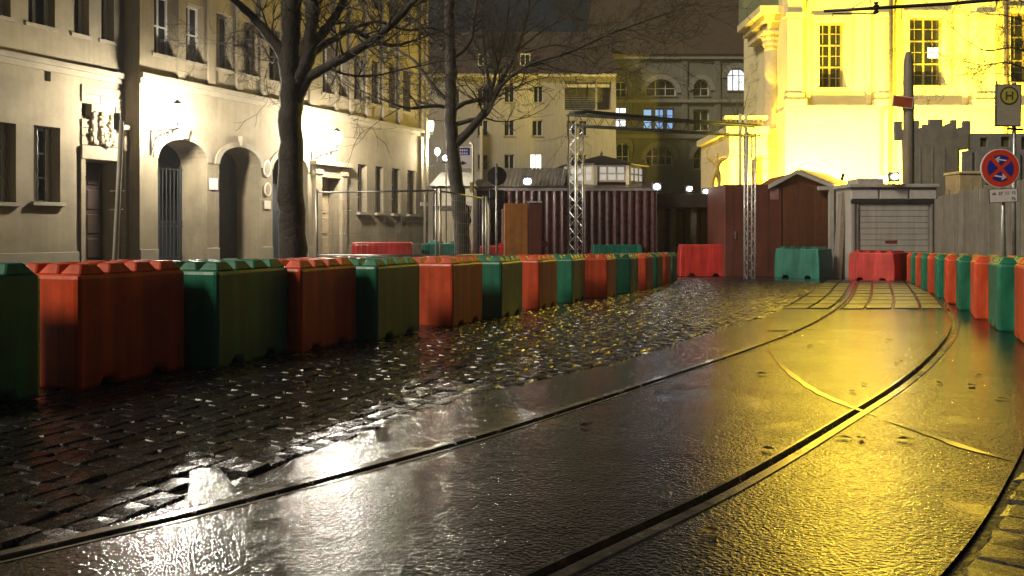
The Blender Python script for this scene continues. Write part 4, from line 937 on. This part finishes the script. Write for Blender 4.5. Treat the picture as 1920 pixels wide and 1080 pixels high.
for k in range(6):
    a = hl_+(hr_-hl_)*k/6; box_part('wall_board', M('hut_board', (.12,.045,.02), .55, .25, 4, streak=.2, rnd=.12), hut, (a+.006, ZK+.012, gk), (a+(hr_-hl_)/6-.006, ZK+.05, ze-.02), .005)
for p, q in ((Vector((kx(1440), 0, kz(347))), Vector((hap, 0, za+.09))), (Vector((hap, 0, za+.09)), Vector((kx(1562), 0, kz(347))))):
    MB().prism([Vector((p.x, ZK-.12, p.z)), Vector((q.x, ZK-.12, q.z)), Vector((q.x, ZK-.12, q.z-.13)), Vector((p.x, ZK-.12, p.z-.13))], (0, .1, 0)).build('barge_board', M('pale_barge_board', (.45,.42,.38), .6, .15, 5), hut)
rr_ = MB().add([(hap, ZK-.1, za+.10), (kx(1562), ZK-.1, kz(347)), (kx(1562)+1.6, ZK+2.9, kz(347)), (hap+2.2, ZK+2.9, za+.10), (kx(1440), ZK-.1, kz(347)), (kx(1440)+.9, ZK+2.9, kz(347))], [(0,1,2,3),(0,3,5,4)]).build('roof', ROOFL, hut)
for k in range(6):
    t0 = k/6; pa = Vector((hap, ZK-.1, za+.10)).lerp(Vector((kx(1562), ZK-.1, kz(347))), t0); pb = Vector((hap, ZK-.1, za+.10)).lerp(Vector((kx(1562), ZK-.1, kz(347))), t0+1/6)
    e = Vector((2.2, 2.9, 0)); up = Vector((0, 0, .03)); MB().prism([pa+up, pb+up*.4, pb+e+up*.4, pa+e+up], (0, 0, .02)).build('roof_board', ROOFL, rr_)
box_part('side_eave', M('pale_eave', (.40,.38,.34), .6, .15, 5), hut, (kx(1530), ZK-.25, kz(357)), (kx(1596), ZK-.1, kz(350)))
box_part('side_post', M('pale_eave', (.40,.38,.34), .6), hut, (kx(1550), ZK-.25, gk), (kx(1558), ZK-.12, kz(357)))
# grey shutter kiosk
ZG = 25.6; qx = lambda x: PX(x, ZG); qz = lambda y: PZ(y, ZG); gg = gz(ZG)-.03
ki = thing('shutter_kiosk', 'pale grey kiosk with closed roller shutter behind the red barrier', 'kiosk', (qx(1676), ZG, gg))
box_part('body', GREYBOX, ki, (qx(1596), ZG+.05, gg), (qx(1758), ZG+2.4, qz(352)), .02)
box_part('roof_slab', GREYBOX, ki, (qx(1590), ZG-.1, qz(352)), (qx(1760), ZG+2.5, qz(345)), .02)
for a, b in ((1597,1646),(1650,1702),(1706,1755)): box_part('header_panel', M('pale_header', (.50,.48,.45), .55, .12, 4), ki, (qx(a), ZG-.02, qz(373)), (qx(b), ZG+.05, qz(356)), .01)
box_part('header_beam', DK, ki, (qx(1596), ZG-.06, qz(380)), (qx(1758), ZG+.05, qz(375)))
for k in range(12):
    z = gg+.1+k*(qz(384)-gg-.1)/12; z2 = gg+.1+(k+1)*(qz(384)-gg-.1)/12; box_part('shutter_slat', GREYBOX, ki, (qx(1612), ZG+.02, z+.006), (qx(1742), ZG+.05, z2-.006), .008)
for x in (1600, 1606, 1746): box_part('shutter_rail', M('grey_rail', (.22,.2,.18), .5), ki, (qx(x), ZG-.03, gg), (qx(x)+.05, ZG+.05, qz(381)))
box_part('small_label', M('dark_red_label', (.2,.04,.03), .5), ki, (qx(1660), ZG+.005, qz(456)), (qx(1682), ZG+.019, qz(451)))
box_part('roof_box', GREYBOX, ki, (qx(1618), ZG+.4, qz(346)), (qx(1668), ZG+1.2, qz(333)), .02)
lb_ = [(1566,478,1576,362),(1574,480,1583,360),(1584,482,1576,392),(1588,486,1590,366)]
for k, (xa, ya, xb, yb) in enumerate(lb_):
    a = P(xa, ya, ZG+.3); a.z = gg; b = P(xb, yb, ZG+.5); o = MB().prism([a+Vector((-.07,0,0)), a+Vector((.07,0,0)), b+Vector((.07,0,0)), b+Vector((-.07,0,0))], (0, .04, 0)).build('leaning_plank', [GREYBOX, PALLET, DK, GREYBOX][k])
    tag(o, ['pale plank leaning at the hut side, leftmost of four', 'weathered plank leaning beside the hut, second of four', 'dark plank slanting to the left between pale ones', 'pale plank upright beside the kiosk wall'][k], 'plank', 'planks between hut and kiosk')
# pallets and yellow pole
pa = P(1414, 470, 29.0); gp = gz(29)-.03; pt = thing('pallet_stack', 'stack of weathered wooden pallets between red and green barriers', 'pallet', (pa.x, 29, gp))
for k in range(5): box_part('slat', PALLET, pt, (PX(1388, 29), 29, gp+.15+k*.17), (PX(1440, 29), 29.8, gp+.25+k*.17), .01)
for x in (1389, 1413, 1436): box_part('stringer', PALLET, pt, (PX(x, 29), 29.02, gp), (PX(x, 29)+.08, 29.75, gp+1.0))
yp = P(1348, 455, 30.0); o = MB().tube([(yp.x, 30, gz(30)-.03), (yp.x, 30, PZ(412, 30)), (yp.x, 30, PZ(409, 30))], [.06, .06, .02], 10).build('yellow_pole', M('yellow_pole_paint', (.80,.60,.03), .5, .1, 5), None, smooth=True)
tag(o, 'short yellow pole beside the brown container', 'pole')
# plywood box
ZY = 20.0; yx = lambda x: PX(x, ZY); yz = lambda y: PZ(y, ZY); gy = gz(ZY)-.03
bx = thing('plywood_box', 'tall orange plywood cabinet beside the round sign back', 'cabinet', (yx(970), ZY, gy))
T = Matrix.Translation((yx(946), ZY, 0)) @ Matrix.Rotation(R(6), 4, 'Z')
MB(T).box((0, 0, gy), (.585, .05, yz(381))).build('front_panel', PLY, bx, bevel=.006)
MB(T).box((.01, .052, gy), (.60, 1.0, yz(383))).build('cabinet_body', MAROON, bx)
box_part('side_door', BROWN, bx, (yx(989)+.03, ZY+.06, gy), (yx(1016), ZY+.9, yz(380)), .01)
box_part('door_trim', GREYBOX, bx, (yx(988), ZY+.03, yz(380)), (yx(1017), ZY+.12, yz(377)))
o = thing('small_pink_sign', 'small pinkish sign on a short stake before the maroon stall', 'sign', (PX(1020, 21), 21, gz(21)-.03))
box_part('sign_plate', M('pink_sign', (.62,.30,.30), .5, .4, 30), o, (PX(1011, 21), 20.98, PZ(463, 21)), (PX(1027, 21), 21, PZ(452, 21)))
MB().tube([(PX(1024, 21), 21.02, gz(21)-.03), (PX(1024, 21), 21.02, PZ(454, 21))], .015, 6).build('stake', PALLET, o)
# cream hut behind the slim tree
ZQ = 26.0; gq = gz(ZQ)-.03; ch = thing('cream_hut', 'cream boarded hut behind the slim tree and mesh fence', 'hut', (PX(850, ZQ), ZQ, gq))
for k in range(11): box_part('board', M('cream_board', (.52,.44,.28), .6, .2, 4, streak=.2, rnd=.12), ch, (PX(812+k*7, ZQ)+.004, ZQ, gq), (PX(819+k*7, ZQ)-.004, ZQ+.05, PZ(388, ZQ)))
box_part('body', CREAM, ch, (PX(812, ZQ), ZQ+.05, gq), (PX(889, ZQ), ZQ+2, PZ(352, ZQ)))
box_part('counter_band', DK, ch, (PX(812, ZQ), ZQ-.15, PZ(393, ZQ)), (PX(889, ZQ), ZQ+.05, PZ(386, ZQ)))
MB().add([(PX(806, ZQ), ZQ-.3, PZ(350, ZQ)), (PX(893, ZQ), ZQ-.3, PZ(350, ZQ)), (PX(880, ZQ), ZQ+1.2, PZ(318, ZQ)), (PX(820, ZQ), ZQ+1.2, PZ(318, ZQ)), (PX(893, ZQ), ZQ+2.4, PZ(350, ZQ)), (PX(806, ZQ), ZQ+2.4, PZ(350, ZQ))], [(0,1,2,3),(1,4,2),(0,3,5),(3,2,4,5)]).build('roof', M('grey_canvas', (.26,.25,.22), .7, .2, 3), ch)
v, f = blob(None, (PX(873, 18.5), 18.5, PZ(410, 18.5)), (.13, .12, .36), 9, 10)
o = MB().add(v, f); 
for p in o.v: p += Vector((math.sin(p.z*23)*.025, 0, math.sin(p.x*31)*.02))
o.tube([(PX(873, 18.5), 18.5, gz(18.5)-.03), (PX(873, 18.5), 18.5, PZ(410, 18.5))], .03, 6)
tag(o.build('wrapped_post', BAG, None, smooth=True), 'post wrapped in shiny black plastic behind the slim trunk', 'post')

# ------------------------------------------------------------------ truss gate
gate_t = thing('truss_gate', 'aluminium lattice truss gate spanning the market entrance', 'gate', (PX(1080, 22), 22, gz(22)-.03))
def truss(a, b, s, cells, name, rot=0.0, mat=ALU, rch=.026):
    a, b = Vector(a), Vector(b); t = (b-a).normalized(); up = Vector((0, 0, 1)) if abs(t.z) < .7 else Vector((0, 1, 0))
    e1 = t.cross(up).normalized(); e2 = t.cross(e1).normalized(); q = Matrix.Rotation(rot, 3, t); e1 = q @ e1; e2 = q @ e2
    C = [e1*s/2+e2*s/2, e1*s/2-e2*s/2, -e1*s/2-e2*s/2, -e1*s/2+e2*s/2]
    br = MB()
    for k in range(4):
        for i in range(cells):
            p = a.lerp(b, i/cells)+C[k]; q_ = a.lerp(b, (i+.5)/cells)+C[(k+1) % 4]; r_ = a.lerp(b, (i+1)/cells)+C[k]; br.tube([p, q_], .009, 5); br.tube([q_, r_], .009, 5)
    o = br.build(name, mat, gate_t)
    for c in C: MB().tube([a+c, b+c], rch, 8).build('chord', mat, o, smooth=True)
    return o
zt_ = PZ(222, 22)
Lp = (PX(1080, 22), 22, gz(22)-.03); Rp = (PX(1406, 24.3), 24.3, gz(24.3)-.03)
truss(Lp, (Lp[0], Lp[1], zt_-.12), .27, 10, 'tower_bracing', R(38)); truss(Rp, (Rp[0], Rp[1], zt_-.12), .24, 10, 'tower_bracing', R(8))
truss((Lp[0]-.2, Lp[1]-.07, zt_-.05), (Rp[0]+.25, Rp[1]+.1, zt_-.05), .30, 16, 'beam_bracing', 0, M('dull_truss', (.10,.10,.085), .4, .2, 8, metal=.5))
MB().tube([(Lp[0]-.2, Lp[1]-.2, zt_+.12), (Lp[0]+.3, Lp[1]-.1, zt_+.17), (Lp[0]+3, Lp[1]+1.2, zt_+.13), (Rp[0]+.2, Rp[1], zt_+.12)], .05, 7).build('cable_cover', DARKM, gate_t, smooth=True)
MB().tube([(Lp[0]-.22, Lp[1]-.2, zt_+.1), (Lp[0]-.23, Lp[1]-.2, zt_-1.5), (Lp[0]-.2, Lp[1]-.2, gz(22))], .018, 6).build('cable', DARKM, gate_t)
for k, (x, lab) in enumerate(((1388, 'left of two tall pale flag poles behind the truss tower'), (1398.5, 'right of two tall pale flag poles behind the truss tower'))):
    o = MB().tube([(PX(x, 40), 40, gz(40)-.03), (PX(x, 40), 40, PZ(214, 40))], .085, 10).build('flag_pole', CREAM, None, smooth=True); tag(o, lab, 'pole', 'flag poles')

# ------------------------------------------------------------------ site fences on the left
def site_fence(pa, pb, label):
    a, b = Vector(pa), Vector(pb); t = thing('mesh_fence', label, 'fence', (a.x, a.y, gz(a.y)-.03), 'mobile mesh fence panels')
    top = lambda p: Vector((p.x, p.y, gz(p.y)+1.95)); lo_ = lambda p, h: Vector((p.x, p.y, gz(p.y)+h))
    for p in (a, b):
        MB().tube([lo_(p, 0.0), top(p)], .021, 8).build('post', GALV, t, smooth=True); MB().box((p.x-.14, p.y-.3, gz(p.y)-.03), (p.x+.14, p.y+.3, gz(p.y)+.12)).build('fence_foot', GREYB, t, bevel=.02)
    for h in (.18, .80, 1.90): MB().tube([lo_(a, h), lo_(b, h)], .017, 7).build('rail', GALV, t, smooth=True)
    w_ = MB(); n = int((b-a).length/.10)
    for k in range(1, n): p = a.lerp(b, k/n); w_.tube([lo_(p, .18), lo_(p, 1.9)], .0016, 3, False)
    for k in range(1, 9): w_.tube([lo_(a, .18+k*.2), lo_(b, .18+k*.2)], .0016, 3, False)
    w_.build('wire_mesh', GALV, t)
site_fence((PX(594, 14.0), 14.0, 0), (PX(818, 13.6), 13.6, 0), 'wire mesh fence panel in front of the second portal')
site_fence((PX(826, 13.7), 13.7, 0), (PX(906, 15.6), 15.6, 0), 'wire mesh fence panel angled back past the slim tree')
site_fence((PX(912, 15.8), 15.8, 0), (PX(917, 18.0), 18.0, 0), 'wire mesh fence panel seen end-on beside the round sign')
# leaning white pole by the left portal
o = MB().tube([G(212, 560)+Vector((0,0,-.03)), P(228, 226, 13.2)], .035, 8).build('leaning_pole', M('pale_pole', (.55,.52,.45), .5), None, smooth=True)
a = P(212, 485, 13.0); a.z = gz(13)-.03; b = P(228, 226, 13.0)
me = o.data; bpy.data.objects.remove(o)
lp = thing('leaning_pole', 'thin pale pole leaning beside the left portal', 'pole', a)
MB().tube([a, b], [.05, .036], 8).build('shaft', M('pale_pole', (.55,.52,.45), .5), lp, smooth=True)
for t_ in (.52, .62): c = a.lerp(b, t_); MB().tube([c+Vector((-.13,0,0)), c+Vector((.09,0,.01))], .012, 6).build('cross_pin', GALV, lp)
MB().box((b.x-.12, b.y-.02, b.z-.15), (b.x-.02, b.y+.02, b.z+.12)).build('bracket', IRON, lp)

# ------------------------------------------------------------------ signs
def disc(T, r, y0, y1, n=32): return MB(T).prism([Vector((r*math.cos(2*math.pi*k/n), y0, r*math.sin(2*math.pi*k/n))) for k in range(n)], (0, y1-y0, 0))
def post(x0, Z, ztop, r, parent, mat=GALV, name='post', lean=0): return MB().tube([(x0+lean, Z, gz(Z)-.03), (x0, Z, ztop)], r, 10).build(name, mat, parent, smooth=True)
ZS = 12.6; c = P(1875.5, 315.5, ZS); ns = thing('no_stopping_sign', 'round red and blue no-stopping sign with white arrows above the right blocks', 'road sign', (c.x, ZS, gz(ZS)-.03))
T = Matrix.Translation(c) @ Matrix.Rotation(R(4), 4, 'Y'); rs = 36.5/F*ZS
disc(T, rs, 0, .02).build('white_rim', SIGNW, ns); disc(T, rs*.955, -.004, 0).build('red_disc', SIGNR, ns)
for k in range(4):
    an = k*math.pi/2; b_ = .10*rs; ri = rs*.68; dl_ = math.asin(b_/ri); pts = [(b_*1.414, 0)]
    for q in range(9): th = -math.pi/4+dl_+(math.pi/2-2*dl_)*q/8; pts.append((ri*math.cos(th), ri*math.sin(th)))
    rot = lambda p: (p[0]*math.cos(an)-p[1]*math.sin(an), p[0]*math.sin(an)+p[1]*math.cos(an))
    MB(T).prism([Vector((rot(p)[0], -.008, rot(p)[1])) for p in pts], (0, .004, 0)).build('blue_field', SIGNB, ns)
for sg, zz in ((-1, .43), (1, -.43)):
    L_ = .27*rs; h_ = .035*rs; q = MB(T @ Matrix.Translation((0, 0, zz*rs)) @ Matrix.Rotation(R(5*1), 4, 'Y'))
    q.prism([Vector((-L_, -.013, -h_)), Vector((L_, -.013, -h_)), Vector((L_, -.013, h_)), Vector((-L_, -.013, h_))], (0, .004, 0))
    for s2 in (-1, 1):
        q.prism([Vector((sg*(L_+.02), -.0135, 0)), Vector((sg*(L_*.45), -.0135, s2*.16*rs)), Vector((sg*(L_*.45-.04*rs), -.0135, s2*.12*rs)), Vector((sg*(L_-.06*rs), -.0135, -s2*.02*rs))], (0, .003, 0))
    q.build('arrow', SIGNW, ns)
post(c.x+.06, ZS+.06, c.z+.25, .03, ns, lean=.05)
def text(T, body, size, mat, parent, name='lettering'):
    cu = bpy.data.curves.new(name, 'FONT'); cu.body = body; cu.size = size; cu.align_x = 'LEFT'; cu.extrude = .001
    o = bpy.data.objects.new(name, cu); COL.objects.link(o); bpy.context.view_layer.update()
    me = bpy.data.meshes.new_from_object(o.evaluated_get(bpy.context.evaluated_depsgraph_get())); bpy.data.objects.remove(o)
    me.transform(ROOT[parent].inverted() @ T @ Matrix.Rotation(R(90), 4, 'X')); me.materials.clear(); me.materials.append(mat)
    q = bpy.data.objects.new(name, me); COL.objects.link(q); q.parent = parent; ROOT[q] = ROOT[parent]
c2 = P(1881.5, 366, ZS); T2 = Matrix.Translation(c2) @ Matrix.Rotation(R(-2.5), 4, 'Y')
MB(T2).box((-.225, 0, -.115), (.225, .012, .105)).build('date_plate_border', SIGNK, ns); MB(T2).box((-.215, -.003, -.106), (.215, 0, .096)).build('date_plate', SIGNW, ns)
text(T2 @ Matrix.Translation((-.18, -.006, .01)), 'ab  27  11  15', .066, SIGNK, ns); text(T2 @ Matrix.Translation((.12, -.006, -.08)), '7h', .066, SIGNK, ns)
ZW = 14.2; c = P(1891.5, 197.5, ZW); hs = thing('tram_stop_sign', 'tram stop board with a ringed letter H at the right edge', 'stop sign', (PX(1908, ZW), ZW, gz(ZW)-.03))
T = Matrix.Translation(c) @ Matrix.Rotation(R(1), 4, 'Y')
MB(T).box((-.228, 0, -.375), (.228, .05, .375)).build('board_frame', SIGNG, hs, bevel=.01); MB(T).box((-.205, -.004, -.355), (.205, 0, .355)).build('board_face', M('dull_board', (.34,.31,.24), .5, .15, 5), hs)
disc(T @ Matrix.Translation((0, 0, .17)), .165, -.008, -.004).build('ring', SIGNG, hs); disc(T @ Matrix.Translation((0, 0, .17)), .135, -.012, -.008).build('ring_field', SIGNY, hs)
hb = MB(T @ Matrix.Translation((0, 0, .17)))
hb.box((-.065, -.016, -.075), (-.04, -.012, .075)); hb.box((.04, -.016, -.075), (.065, -.012, .075)); hb.box((-.04, -.016, -.012), (.04, -.0125, .012)); hb.build('letter', SIGNG, hs)
post(PX(1908, ZW), ZW+.1, c.z+.42, .032, hs); MB().tube([(c.x, ZW+.03, c.z-.41), (PX(1925, ZW), ZW+.1, c.z-.42)], .02, 6).build('bracket', DARKM, hs)
# round sign seen from behind with dark boxes
ZR_ = 17.4; c = P(932, 330, ZR_); rs_ = thing('sign_back', 'round road sign seen from behind with dark boxes on its pole', 'road sign', (c.x, ZR_, gz(ZR_)-.03))
disc(Matrix.Translation(c), .208, 0, .02).build('disc', M('dark_sign_back', (.035,.034,.04), .45, .2, 5), rs_)
post(c.x-.01, ZR_-.04, c.z+.26, .026, rs_)
for y0, y1 in ((356, 372), (375, 392)): box_part('plate', DARKM, rs_, (PX(917, ZR_), ZR_, PZ(y1, ZR_)), (PX(944, ZR_), ZR_+.06, PZ(y0, ZR_)), .015)
# blue and white direction board
ZI = 20.5; bs = thing('direction_sign', 'white board with blue header and black arrow behind the slim trunk', 'sign', (PX(887, ZI), ZI, gz(ZI)-.03))
box_part('board', SIGNW, bs, (PX(842, ZI), ZI, PZ(316, ZI)), (PX(885, ZI), ZI+.03, PZ(275, ZI)), .02)
box_part('blue_header', SIGNB, bs, (PX(844, ZI), ZI-.004, PZ(291, ZI)), (PX(881, ZI), ZI, PZ(277, ZI)))
for r_, y in enumerate((281.5, 287.5)):
    for k in range(8): box_part('header_mark', SIGNW, bs, (PX(846+k*4, ZI), ZI-.007, PZ(y+2, ZI)), (PX(848.6+k*4, ZI), ZI-.004, PZ(y-1.6, ZI)))
MB().prism([P(852, 304, ZI-.003), P(866, 304, ZI-.003), P(866, 301, ZI-.003), P(875, 306, ZI-.003), P(866, 310, ZI-.003), P(866, 308, ZI-.003), P(852, 308, ZI-.003)], (0, -.004, 0)).build('arrow', SIGNK, bs)
MB().tube([(PX(887, ZI), ZI, gz(ZI)-.03), (PX(887, ZI), ZI, PZ(274, ZI)), (PX(885.5, ZI), ZI, PZ(269, ZI)), (PX(880, ZI), ZI, PZ(268, ZI))], .032, 9).build('post', M('pale_post', (.55,.50,.38), .45), bs, smooth=True)
box_part('yellow_plate', M('dull_yellow', (.5,.38,.1), .5), bs, (PX(881, ZI), ZI-.05, PZ(361, ZI)), (PX(886, ZI), ZI-.02, PZ(342, ZI)))

# ------------------------------------------------------------------ mast, overhead wire arm
ZT = 28.6; ms = thing('tram_mast', 'grey steel mast with a small red plate in front of the church', 'mast', (PX(1703, ZT), ZT, gz(ZT)-.03))
mgrey = M('mast_grey', (.20,.18,.14), .55, .2, 4, streak=.2)
MB().tube([(PX(1704, ZT), ZT, gz(ZT)-.03), (PX(1703.5, ZT), ZT, PZ(205, ZT)), (PX(1703, ZT), ZT, PZ(118, ZT)), (PX(1703, ZT), ZT, PZ(98, ZT))], [.19, .18, .16, .09], 14).build('shaft', mgrey, ms, smooth=True)
T = Matrix.Translation(P(1693, 191, ZT-.24)) @ Matrix.Rotation(R(7), 4, 'Y')
rp = MB(T).box((-.36, 0, -.20), (.36, .02, .20)).build('plate_border', SIGNW, ms); MB(T).box((-.335, -.004, -.175), (.335, 0, .175)).build('plate_face', M('brown_red_plate', (.36,.07,.025), .5), rp)
MB().lathe([(.2,0),(.2,.1)], (PX(1703, ZT), ZT, PZ(205, ZT)), 14).build('clamp', mgrey, ms)
wa = thing('wire_arm', 'black overhead wire arm reaching in from the upper right', 'wire arm', (PX(2050, 15), 15, gz(15)-.03))
MB().tube([(PX(2050, 15), 15, gz(15)-.03), (PX(2050, 15), 15, PZ(-60, 15))], .12, 12).build('mast', DARKM, wa, smooth=True)
MB().tube([P(2050, -18, 15), P(1920, -6, 15.2), P(1780, 7, 15.5), P(1645, 15, 15.8), P(1545, 21, 16)], [.04, .04, .036, .034, .03], 8).build('arm', DARKM, wa, smooth=True)
MB().tube([P(1642, 26, 15.8), P(1600, 25, 15.9), P(1562, 25.5, 16), P(1560, 31, 16)], .013, 6).build('steady_rod', DARKM, wa)
MB().lathe([(.03,-.12),(.06,-.09),(.03,-.06),(.06,-.03),(.03,0),(.06,.03),(.03,.06),(.05,.1)], P(1643, 14, 15.8), 10).build('insulator', DARKM, wa)
MB().tube([P(1594, 17, 15.9), P(1610, 8, 15.9), P(1640, -12, 15.9), P(1690, -60, 15.9)], .009, 5).build('stay_wire', DARKM, wa)

# ------------------------------------------------------------------ castle panels and hoarding on the right
ZX = 31.0; cp = thing('castle_panel', 'grey plywood castle wall with battlements below the church window', 'stage wall', (PX(1750, ZX), ZX, gz(ZX)-.03))
cc = [(120,410),(120,300),(160,300),(160,348),(222,348),(222,296),(258,296),(258,338),(282,338),(282,318),(318,318),(318,288),(395,288),(395,335),(415,318),(445,308),(445,292),(475,292),(475,340),(515,330),(515,297),(555,297),(555,460),(492,470),(492,900),(175,900),(165,410)]
MB().prism([P(1640+x/3.086, 130+y/3.086, ZX) for x, y in cc], (0, .14, 0)).build('panel', CASTLE, cp)
box_part('support', DK, cp, (PX(1712, ZX), ZX+.14, gz(ZX)-.03), (PX(1718, ZX), ZX+.3, PZ(300, ZX))); box_part('support', DK, cp, (PX(1780, ZX), ZX+.14, gz(ZX)-.03), (PX(1786, ZX), ZX+.3, PZ(300, ZX)))
box_part('edge_batten', GREYBOX, cp, (PX(1709, ZX), ZX-.03, PZ(400, ZX)), (PX(1711.5, ZX), ZX, PZ(262, ZX)))
for x, y in ((1725, 268), (1748, 268), (1771, 268), (1794, 268)): box_part('batten', CASTLE, cp, (PX(x, ZX)-.03, ZX-.025, gz(ZX)), (PX(x, ZX)+.03, ZX, PZ(y+8, ZX)))
TX = XT(29.5); qa = lambda x: PX(x, 29.5); qb = lambda y: PZ(y, 29.5)
c2_ = thing('castle_panel', 'grey slatted castle wall with dark slots behind the no-stopping sign', 'stage wall', (qa(1880), 29.5, gz(29.5)-.03))
so = [(qa(1838), qa(1852), qb(275), qb(258), 0, .1), (qa(1877), qa(1894), qb(275), qb(256), 0, .1), (qa(1915), qa(1930), qb(280), qb(256), 0, .1)]
mb = MB(TX); wall_open(mb, qa(1819), qa(2010), gz(29.5)-.03, qb(250), so); mb.build('panel', CASTLE, c2_)
MB(TX).box((qa(1819), -.16, gz(29.5)), (qa(2010), -.11, qb(252))).build('backing', M('dark_olive_back', (.10,.085,.03), .8), c2_)
for k, x in enumerate((1800, 1826, 1858, 1890, 1922)):
    MB(TX).add([(qa(x), .03, gz(29.5)), (qa(x+22), .03, gz(29.5)), (qa(x+20), .10, qb(282+k % 2*4)), (qa(x+2), .10, qb(284)), (qa(x), .0, gz(29.5)), (qa(x+22), .0, gz(29.5)), (qa(x+20), .03, qb(282+k % 2*4)), (qa(x+2), .03, qb(284))], [(0,1,2,3),(4,5,6,7),(0,1,5,4),(1,2,6,5),(2,3,7,6),(3,0,4,7)]).build('batten_board', CASTLE, c2_)
tb = thing('tan_crate', 'tan covered crate standing between the castle wall and hoarding', 'crate', (PX(1818, 27), 27, gz(27)-.03))
box_part('crate_body', M('tan_cover', (.42,.33,.19), .7, .25, 4), tb, (PX(1799, 27), 27, gz(27)-.03), (PX(1842, 27), 27.9, PZ(326, 27)), .02); box_part('cover_top', M('tan_cover_lit_top', (.6,.5,.25), .6), tb, (PX(1797, 27), 26.95, PZ(326, 27)), (PX(1844, 27), 27.95, PZ(321, 27)), .015)  # yellow light on the crate top is put into its paler colour
ha, hb_ = Vector((PX(1752, 23.2), 23.2, 0)), Vector((PX(1985, 15.5), 15.5, 0)); ho = thing('hoarding', 'weathered grey board hoarding behind the right-hand blocks', 'hoarding', (ha.x, ha.y, gz(ha.y)-.03))
n = 22; ud = (hb_-ha).normalized(); nd = Vector((-ud.y, ud.x, 0)); nd = nd if nd.y < 0 else -nd
for k in range(n):
    p = ha.lerp(hb_, k/n)+ud*.006; q = ha.lerp(hb_, (k+1)/n)-ud*.006; j = nd*random.uniform(0, .03); g_ = gz(p.y)-.03; top = gz(p.y)+2.42+random.uniform(-.03, .03) + (.0 if k % 5 else -.05)
    MB().prism([Vector((p.x, p.y, g_))+j, Vector((q.x, q.y, g_))+j, Vector((q.x, q.y, top))+j, Vector((p.x, p.y, top))+j], nd*-.03).build('board', GREYB, ho, bevel=.004)
for k in (3, 8, 13, 18):
    p = ha.lerp(hb_, k/n)+nd*.07; MB().tube([(p.x, p.y, gz(p.y)-.03), (p.x, p.y, gz(p.y)+2.55)], .022, 7).build('pole', GALV, ho, smooth=True)
p = ha.lerp(hb_, .62)+nd*.10; q = ha.lerp(hb_, .69)+nd*.34; MB().tube([(p.x, p.y, gz(p.y)+2.2), (q.x, q.y, gz(q.y)-.03)], .04, 6).build('brace', DK, ho)

# ------------------------------------------------------------------ misty night air
hz = MB(); hz.box((-75, -25, gz(90)-1.2), (75, 92, 30)); ho_ = hz.build('haze', bpy.data.materials.new('night_mist')); struct(ho_, 'stuff')
hm = ho_.data.materials[0]; hm.use_nodes = True; hn = hm.node_tree.nodes; hn.clear()
pv = hn.new('ShaderNodeVolumePrincipled'); pv.inputs['Color'].default_value = (.9, .9, .9, 1); pv.inputs['Density'].default_value = 0.0011; pv.inputs['Anisotropy'].default_value = 0.5
ov = hn.new('ShaderNodeOutputMaterial'); hm.node_tree.links.new(pv.outputs[0], ov.inputs['Volume'])
